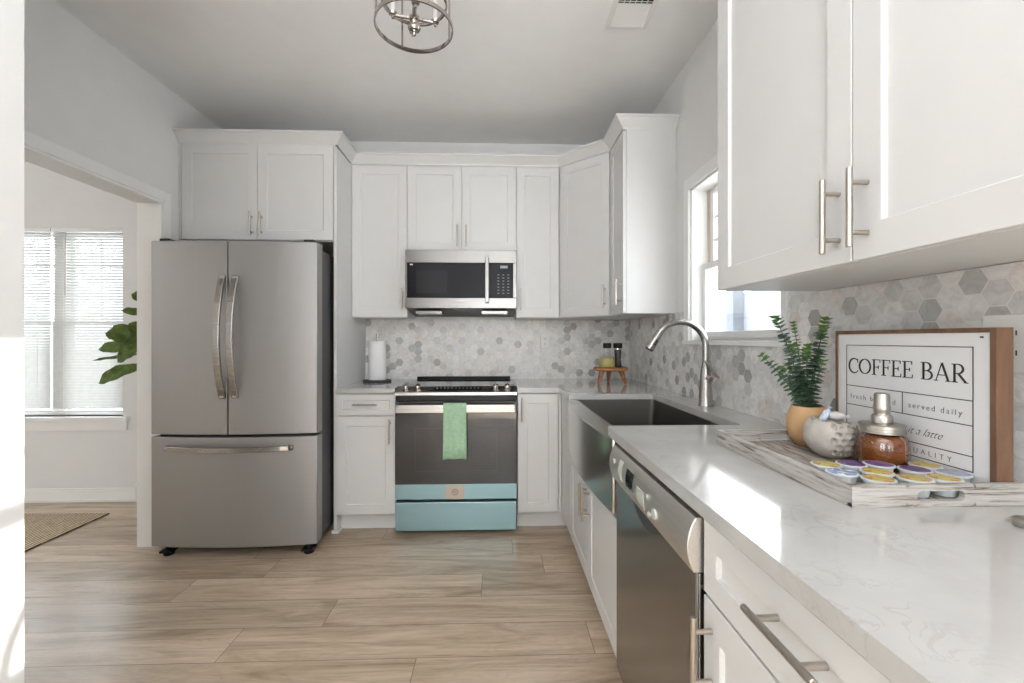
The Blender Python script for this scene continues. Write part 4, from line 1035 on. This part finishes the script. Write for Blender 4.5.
# stem tips given as picture-plane targets at the pot's distance: (dx, dy, height above the rim)
stems = [((-.098, -.010, .246), 1.25), ((-.034, .010, .232), .8), ((.040, -.014, .240), 1.3), ((.052, .008, .215), 1.15), ((-.128, .004, .140), 1.0), ((-.018, -.018, .150), 1.2), ((-.055, -.020, .165), 1.2),
         ((.012, .016, .165), 1.2), ((.030, -.020, .125), 1.15), ((-.040, .020, .110), 1.1), ((.044, .016, .150), 1.1), ((-.075, .0, .105), 1.0)]
for (dx, dyy, hh), sc in stems:
    b0 = Vector((px_ + dx*.12, py_ + dyy*.4, tf + .103)); tip = Vector((px_ + dx, py_ + dyy, tf + .112 + hh)); mid = (b0 + tip)/2 + Vector((-dx*.15, 0, hh*.06))
    pts = [b0*(1-s)**2 + mid*2*s*(1-s) + tip*s*s for s in [i/14 for i in range(15)]]
    bm = BM(); tube(bm, pts, [.0017 - .0009*i/14 for i in range(15)], 6); st = build('stem', bm, M['bark'] if False else M['euc'], t, smooth=True)
    bmA, bmB = BM(), BM(); nl = max(9, int(hh / .0095)); 
    for k in range(nl):
        s = .04 + .96 * k / (nl - 1); p = b0*(1-s)**2 + mid*2*s*(1-s) + tip*s*s; ax = (tip - b0).normalized()
        size = (.0205 - .005 * s) * sc
        tipzone = s > .86
        if tipzone: size = .0135 * sc + .002
        m_ = 3 if not tipzone else 5
        a0 = rnd.random() * 6.28
        for j in range(m_):
            a = a0 + j * 2*PI/m_ + rnd.uniform(-.3, .3); side = Vector((math.cos(a), math.sin(a), 0)); side = (side - ax*side.dot(ax)).normalized()
            d = side + ax * (rnd.uniform(-.15, .25) if not tipzone else rnd.uniform(.2, .9))
            leafdisc(bmB if tipzone and sc > .6 else bmA, p, d, ax, size * rnd.uniform(.85, 1.15), size * rnd.uniform(.40, .50), 5)
    build('leaves', bmA, M['euc'], st, smooth=True, angle=80)
    if len(bmB.faces): build('tip_leaves', bmB, M['euctip'], st, smooth=True, angle=80)
    else: bmB.free()

# ------------------------------------------------------------------ carved stone bowl with wrapped sweets
ox, oy = .853, 1.100
t = thing('stone_bowl', 'rounded grey stone bowl with a pitted honeycomb side on the tray', 'bowl', (ox, oy, tf))
bm = BM(); seg = 96; prof = []
for k in range(33):
    s = k / 32; a = -PI/2 + s * 2.25; prof.append((max(.0001, .0635*math.cos(a)) if k else .022, .0555 + .0570*math.sin(a)))
prof = [(0, .0005), (.022, .0005)] + [(r, z) for r, z in prof if z > .004 and r > .022]
ztop = prof[-1][1]; rt = prof[-1][0]
cells = []
for j in range(6):
    for i in range(8): cells.append((math.radians(-124 + i*17 + (8.5 if j % 2 else 0)), .022 + j*.0150))
def bowlfn(a, z):
    f = 1 + .016*math.sin(2*a + .6) + .010*math.sin(3*a)
    aa = (a + PI) % (2*PI) - PI
    best = min(((aa - ca)*.064)**2 + (z - cz)**2 for ca, cz in cells) ** .5
    if best < .0066: f -= .20 * (1 - (best/.0066)**2) ** .5
    return f
fine = []
for (r0, z0), (r1, z1) in zip(prof, prof[1:]):
    for k in range(2): fine.append((r0 + (r1-r0)*k/2, z0 + (z1-z0)*k/2))
fine.append(prof[-1])
fine += [(rt - .004, ztop + .002), (rt - .009, ztop - .002), (rt - .006, ztop - .03), (.040, .022), (0, .012)]
lathe(bm, fine, (ox, oy, tf), 180, bowlfn)
for v in bm.verts:   # rim dips to one side
    h = (v.co.z - tf)
    if h > .05: v.co.z += (h - .05) * (-.15 * (v.co.x - ox)/.06 - .05*math.sin(9*math.atan2(v.co.y-oy, v.co.x-ox)))
build('bowl', bm, M['stone'], t, smooth=True, angle=70)
rn = random.Random(3)
def sweet(name, label, c, d, L, r, mat):
    bm = BM(); c = Vector(c); d = Vector(d).normalized(); prof = [(-1.0, .75), (-.93, .55), (-.72, .18), (-.6, .75), (-.4, 1), (0, 1.08), (.4, 1), (.6, .75), (.72, .18), (.93, .6), (1.0, .8)]
    tube(bm, [c + d*L*s for s, _ in prof], [r*q for _, q in prof], 10, squash=(1, .8))
    for v in bm.verts: v.co += Vector((rn.uniform(-1, 1), rn.uniform(-1, 1), rn.uniform(-1, 1))) * .0007
    return tag(build(name, bm, mat, smooth=True, origin=tuple(c), angle=60), label, 'sweet')
sweet('wrapped_candy', 'blue wrapped sweet poking out of the stone bowl', (ox - .010, oy + .012, tf + .104), (.35, -.1, .75), .026, .0085, M['foil_blue'])
sweet('wrapped_candy', 'pale wrapped sweet lying across the stone bowl rim', (ox + .016, oy + .006, tf + .104), (1, -.25, -.1), .026, .010, M['foil_white'])

# ------------------------------------------------------------------ syrup jar
jx, jy = .886, .992
t = thing('syrup_jar', 'ribbed glass jar of amber syrup with a pewter pump lid', 'syrup jar', (jx, jy, tf))
def rib(a, z): return 1 + (.018 * math.cos(10*a) if .010 < z < .078 else 0)
gp = [(0, .0005), (.040, .0005), (.046, .004), (.049, .012), (.050, .030), (.050, .062), (.0485, .074), (.043, .083), (.038, .087), (.0375, .098)]
bm = BM(); lathe(bm, gp + [(.0350, .098), (.0355, .087), (.0405, .081), (.0455, .073), (.0470, .062), (.0470, .030), (.046, .013), (.043, .0065), (.038, .004), (0, .004)], (jx, jy, tf), 80, rib); build('glass', bm, M['jarglass'], t, smooth=True, angle=60)
bm = BM(); lathe(bm, [(0, .0045), (.037, .0045), (.042, .007), (.0445, .013), (.0460, .030), (.0460, .062), (.0445, .072), (.0400, .0795), (0, .0798)], (jx, jy, tf), 80, rib); build('syrup', bm, M['syrup'], t, smooth=True, angle=60)
bm = BM(); lathe(bm, [(.034, .0985), (.0425, .0870), (.0435, .0875), (.0435, .0905), (.0422, .0912), (.0422, .0935), (.0435, .0942), (.0435, .097), (.0422, .0977), (.0422, .1000), (.0435, .1006), (.0435, .1045), (.0415, .1065), (.016, .108), (0, .108)], (jx, jy, tf), 48)
lid = build('lid', bm, M['lidmetal'], t, smooth=True, angle=30)
bm = BM(); lathe(bm, [(0, .1085), (.0200, .1085), (.0205, .112), (.0205, .122), (.0185, .126), (.0145, .127), (.0145, .131), (.0150, .134), (.0165, .138), (.0165, .146), (.0150, .149), (.0150, .170), (.0140, .175), (.010, .177), (0, .1775)], (jx, jy, tf), 36)
tube(bm, [(jx, jy, tf + .160), (jx + .016, jy + .012, tf + .160), (jx + .022, jy + .017, tf + .156)], [.0045, .0045, .0035], 10)
build('pump', bm, M['lidmetal'], lid, smooth=True, angle=35)

# ------------------------------------------------------------------ coffee pods
def pod(x, y, kind, label, r=.0285, h=.0325):
    t = thing('coffee_pod', label, 'coffee pod', (x, y, tf), 'sealed coffee pods along the front of the tray')
    del t['group']
    bm = BM(); lathe(bm, [(0, .0004), (r*.66, .0004), (r*.70, .003), (r*.88, h - .004), (r, h - .0035), (r, h - .0008), (r*.97, h - .0003), (0, h - .0003)], (x, y, tf), 32); build('cup', bm, M['podcup'], t, smooth=True)
    bm = BM(); lathe(bm, [(0, h), (r*.86, h), (r*.86, h + .0006), (0, h + .0010)], (x, y, tf), 32); build('foil_lid', bm, M[kind], t, smooth=True)
    t['group'] = 'coffee pods in the tray'
    return t
pods = [(.702, .868, 'pod_blue', 'blue lidded coffee pod at the left end of the middle row'),
        (.718, .927, 'pod_yellow', 'yellow lidded coffee pod at the left end of the back row, below the stone bowl'),
        (.7395, .835, 'pod_yellow', 'yellow and red lidded coffee pod at the left end of the front row'),
        (.776, .913, 'pod_purple', 'purple lidded coffee pod in the back row, just left of the syrup jar'),
        (.786, .872-.010, 'pod_yellow', 'yellow lidded coffee pod in the middle row, right of the blue one'),
        (.826, .925-.014, 'pod_purple', 'purple lidded coffee pod in the back row, directly in front of the syrup jar'),
        (.8355, .842-.004, 'pod_yellow', 'yellow lidded coffee pod in the centre of the front row'),
        (.872, .892, 'pod_purple', 'purple lidded coffee pod in the middle row, left of the grey blue one'),
        (.884, .835-.002, 'pod_yellow', 'yellow lidded coffee pod at the right end of the front row'),
        (.914, .930-.018, 'pod_yellow', 'yellow lidded coffee pod at the right end of the back row, by the sign'),
        (.9135 + .0, .856, 'pod_silver', 'grey blue lidded coffee pod at the right end of the middle row')]
# settle the centres so that the cups touch but never overlap
P = [[p[0], p[1]] for p in pods]; RR = .0575
for it in range(400):
    for i in range(len(P)):
        for j in range(i):
            dx, dy_ = P[i][0] - P[j][0], P[i][1] - P[j][1]; d_ = math.hypot(dx, dy_)
            if d_ < RR and d_ > 1e-9:
                k = (RR - d_) / d_ * .5; P[i][0] += dx*k; P[i][1] += dy_*k; P[j][0] -= dx*k; P[j][1] -= dy_*k
        P[i][0] = min(max(P[i][0], TX0 + wt + .0290), sxf - .0290); P[i][1] = max(P[i][1], TY0 + wt + .0290)
        for (cx_, cy_, cr) in ((jx, jy, .0515 + .029),):
            dx, dy_ = P[i][0] - cx_, P[i][1] - cy_; d_ = math.hypot(dx, dy_)
            if d_ < cr: P[i][0] = cx_ + dx/d_*cr; P[i][1] = cy_ + dy_/d_*cr
PODPOS = P
for (x, y), p in zip(P, pods): pod(x, y, p[2], p[3])
# small dark metal lid at the right edge of the counter
bm = BM(); lathe(bm, [(0, 0), (.020, 0), (.022, .003), (.022, .009), (.019, .012), (0, .012)], (.877, .700, .9145), 24)
tag(build('metal_cap', bm, M['lidmetal'], smooth=True, origin=(.877, .700, .9145)), 'small dark round metal cap lying on the counter in front of the tray', 'cap')

# ------------------------------------------------------------------ ceiling fixture and vent
lx, ly = -.300, 1.612
t = thing('ceiling_light', 'polished nickel cage ceiling light with four candle sleeves', 'ceiling light', (lx, ly, CH))
bm = BM(); lathe(bm, [(0, CH - .028), (.05, CH - .028), (.062, CH - .02), (.065, CH - .0005), (0, CH - .0005)], (lx, ly, 0), 32); build('canopy', bm, M['polished'], t, smooth=True)
bm = BM()
def flat_ring(R, z0, z1, th=.004): lathe(bm, [(R - th, z0), (R, z0), (R, z1), (R - th, z1), (R - th, z0)], (lx, ly, 0), 64)
flat_ring(.140, 2.345, 2.359, .0055); flat_ring(.140, 2.610, 2.624, .0055)
for k in range(4):
    a = math.radians(30 + 90*k); c_, s_ = math.cos(a), math.sin(a); tube(bm, [(lx + .137*c_, ly + .137*s_, 2.350), (lx + .137*c_, ly + .137*s_, 2.618)], .0042, 8)
    tube(bm, [(lx + .137*c_, ly + .137*s_, 2.617), (lx + .05*c_, ly + .05*s_, 2.68), (lx, ly, 2.70)], .0042, 8)
build('cage', bm, M['polished'], t, smooth=True, angle=40)
bm = BM(); flat_ring(.118, 2.436, 2.446, .007)
lathe(bm, [(0, 2.318), (.006, 2.320), (.008, 2.328), (.005, 2.334), (.018, 2.338), (.023, 2.346), (.020, 2.356), (.010, 2.362), (.012, 2.372), (.018, 2.376), (.018, 2.388), (.008, 2.394), (.007, CH - .02), (0, CH - .02)], (lx, ly, 0), 28); 
for k in range(4):
    a = math.radians(14 + 90*k); c_, s_ = math.cos(a), math.sin(a)
    tube(bm, [(lx + .012*c_, ly + .012*s_, 2.381), (lx + .075*c_, ly + .075*s_, 2.381)], [.007, .006], 8)
    lathe(bm, [(0, 2.366), (.005, 2.368), (.005, 2.376), (.013, 2.380), (.015, 2.388), (.0, 2.390)], (lx + .075*c_, ly + .075*s_, 0), 16)
    tube(bm, [(lx + .082*c_, ly + .082*s_, 2.386), (lx + .114*c_, ly + .114*s_, 2.440)], .003, 6)
build('arm_frame', bm, M['polished'], t, smooth=True, angle=40)
for k in range(4):
    a = math.radians(14 + 90*k); c_, s_ = math.cos(a), math.sin(a)
    bm = BM(); lathe(bm, [(0, 2.3905), (.0095, 2.3905), (.0095, 2.470), (.006, 2.473), (0, 2.473)], (lx + .075*c_, ly + .075*s_, 0), 16); build('candle_sleeve', bm, M['candle'], t, smooth=True)
# vent
vx0, vx1, vy0, vy1 = .522, .722, 1.66, 2.140
t = thing('ceiling_vent', 'white rectangular ceiling register with dark louvre gaps', 'vent', ((vx0+vx1)/2, 1.9, CH))
bm = BM(); fr = .022; zc = CH - .0005
for a, b, c, d_ in ((vx0, vx0 + fr, vy0, vy1), (vx1 - fr, vx1, vy0, vy1), (vx0 + fr, vx1 - fr, vy0, vy0 + fr), (vx0 + fr, vx1 - fr, vy1 - fr, vy1)): box(bm, a, b, c, d_, zc - .009, zc)
build('frame', bm, M['white_plastic'], t, bevel=.003)
bm = BM(); box(bm, vx0 + fr, vx1 - fr, vy0 + fr, vy1 - fr, zc - .0015, zc - .0002); build('duct_opening', bm, M['black'], t)
bm = BM(); y = vy1 - fr - .002
while y > 1.985: extr(bm, [(vx0 + fr, y, zc - .008), (vx0 + fr, y - .0115, zc - .004), (vx0 + fr, y - .0115, zc - .003), (vx0 + fr, y, zc - .007)], (vx1 - vx0 - 2*fr, 0, 0)); y -= .0105
while y > vy0 + fr + .01: extr(bm, [(vx0 + fr, y, zc - .0085), (vx0 + fr, y - .003, zc - .0085), (vx0 + fr, y - .003, zc - .0072), (vx0 + fr, y, zc - .0072)], (vx1 - vx0 - 2*fr, 0, 0)); y -= .016
for k in range(1, 6): x = vx0 + fr + (vx1 - vx0 - 2*fr)*k/6; box(bm, x - .0012, x + .0012, vy0 + fr, 1.983, zc - .0070, zc - .003)
build('louvres', bm, M['white_plastic'], t)

# ------------------------------------------------------------------ dining room: blinds, rug, fig
def blind(label, x0, x1, z_bot):
    t = thing('window_blind', label, 'blind', ((x0+x1)/2, W + .012, WZ1))
    yb_ = W + .016
    bm = BM(); box(bm, x0, x1, yb_ - .014, yb_ + .014, WZ1 - .026, WZ1 - .001); build('headrail', bm, M['white_plastic'], t, bevel=.002)
    bm = BM(); z = WZ1 - .040; d = .0125; a = math.radians(54)
    while z > z_bot + .02:
        dy, dz = d*math.cos(a), d*math.sin(a); extr(bm, [(x0 + .003, yb_ - dy, z - dz), (x0 + .003, yb_ + dy, z + dz), (x0 + .003, yb_ + dy, z + dz + .0008), (x0 + .003, yb_, z + .0022), (x0 + .003, yb_ - dy, z - dz + .0008)], (x1 - x0 - .006, 0, 0)); z -= .0215
    build('slats', bm, M['slat'], t)
    bm = BM(); box(bm, x0 + .002, x1 - .002, yb_ - .012, yb_ + .012, z_bot, z_bot + .012); build('bottom_rail', bm, M['white_plastic'], t, bevel=.002)
    bm = BM()
    for x in (x0 + .09, x1 - .09): tube(bm, [(x, yb_ - .0135, z_bot + .01), (x, yb_ - .0135, WZ1 - .02)], .0009, 6)
    build('ladder_cord', bm, M['white_plastic'], t)
    return t
blind('white slatted window blind on the left half of the dining window', WX0 + .022, -3.365, .672)
b2 = blind('white slatted window blind with tilt wand, on the right half of the dining window', -3.355, WX1 - .004, .672)
bm = BM(); tube(bm, [(-3.235, W - .012, 2.03), (-3.235, W - .014, 1.55)], .004, 8); build('tilt_wand', bm, M['nickel'], b2, smooth=True)
# rug
bm = BM(); x = -2.705; rn = random.Random(2); nY = 60
box(bm, -4.6, -2.705, 1.55, 3.185, .0005, .010)
o = tag(build('jute_rug', bm, M['jute'], bevel=.003), 'braided tan jute rug on the dining room floor', 'rug')
# fiddle leaf fig
gx, gy = -2.245, 2.99
t = thing('fiddle_leaf_fig', 'fiddle leaf fig with broad green leaves behind the opening jamb', 'potted plant', (gx, gy, 0))
bm = BM(); lathe(bm, [(0, .0005), (.075, .0005), (.085, .02), (.104, .26), (.106, .28), (.096, .28), (.094, .25), (0, .248)], (gx, gy, 0), 36); build('pot', bm, M['signwhite'], t, smooth=True)
bm = BM(); tube(bm, [(gx, gy, .24), (gx + .01, gy, .7), (gx - .01, gy + .01, 1.1), (gx, gy, 1.6)], [.016, .013, .011, .006], 10); build('trunk', bm, M['bark'], t, smooth=True)
def figleaf(tip, base_, width, curl=.05, twist=0.0):
    bm = BM(); b = Vector(base_); e = Vector(tip); d = e - b; L = d.length; dn = d.normalized(); view = Vector((0, -1, .35 + twist)).normalized(); nrm = (view - dn*view.dot(dn)).normalized(); s = dn.cross(nrm)
    n = 14; rows = []
    for i in range(n + 1):
        f = i / n
        wd = width * (.42*math.sin(PI*min(1, f*1.9))**.6*(1 if f < .5 else 0) + .0) if False else width * (math.sin(PI * f**1.25) ** .7) * (.62 + .38*f)
        if i in (0, n): wd = .002
        c = b + d*f + nrm * curl * math.sin(PI*f) + Vector((0, 0, -curl*.8*f*f))
        row = []
        for j in range(7):
            q = (j - 3)/3; row.append(bm.verts.new(c + s*wd*q + nrm*(abs(q)**1.5*wd*.35 + .006*math.sin(f*22 + q*2)*abs(q))))
        rows.append(row)
    for a, c in zip(rows, rows[1:]):
        for j in range(6): bm.faces.new((a[j], a[j+1], c[j+1], c[j]))
    tube(bm, [b - dn*.05, b, b + d*.3 + nrm*curl*.8], [.003, .003, .001], 6)
    o = build('leaf', bm, M['fig'], t, smooth=True, angle=80)
# tips placed where the leaves show left of the jamb
for tip, bs, wd, cu in (((-2.365, 2.95, 1.525), (-2.245, 2.98, 1.46), .042, .01), ((-2.43, 2.95, 1.415), (-2.25, 2.98, 1.375), .030, .005),
                        ((-2.53, 2.95, 1.29), (-2.25, 2.98, 1.19), .060, .03), ((-2.44, 2.90, 1.325), (-2.26, 2.97, 1.17), .060, .02), ((-2.61, 2.99, 1.175), (-2.28, 2.99, 1.16), .048, .02),
                        ((-2.60, 2.93, 1.085), (-2.27, 2.97, 1.135), .012, .0), ((-2.55, 2.92, .965), (-2.25, 2.97, 1.055), .055, .03), ((-2.40, 2.88, 1.09), (-2.25, 2.96, 1.20), .055, .02),
                        ((-2.36, 2.92, 1.34), (-2.25, 2.98, 1.24), .050, .02), ((-2.45, 3.05, 1.23), (-2.26, 3.0, 1.12), .055, .02),
                        ((-2.15, 3.10, 1.52), (-2.24, 3.0, 1.42), .040, .01), ((-2.20, 3.20, 1.40), (-2.24, 3.02, 1.30), .05, .02), ((-2.25, 2.97, 1.78), (-2.245, 2.99, 1.60), .045, .02)):
    figleaf(tip, bs, wd, cu)

# ------------------------------------------------------------------ outside the kitchen window: pale neighbouring house wall
t = thing('garden_fence', 'pale fence with a grey post outside, seen through the kitchen window', 'fence', (3.6, 6.0, 0))
msid = simple('pale_fence_paint', (0.22, 0.235, 0.25), 0.8, mott=0.12, scale=1.5)
bm = BM(); box(bm, 3.60, 3.66, 2.2, 12.0, 0, 1.9); build('boards', bm, msid, t)
bm = BM(); box(bm, 3.44, 3.5995, 6.35, 6.55, 0, 2.0); build('post', bm, simple('grey_post_paint', (0.12, 0.13, 0.145), 0.8), t)
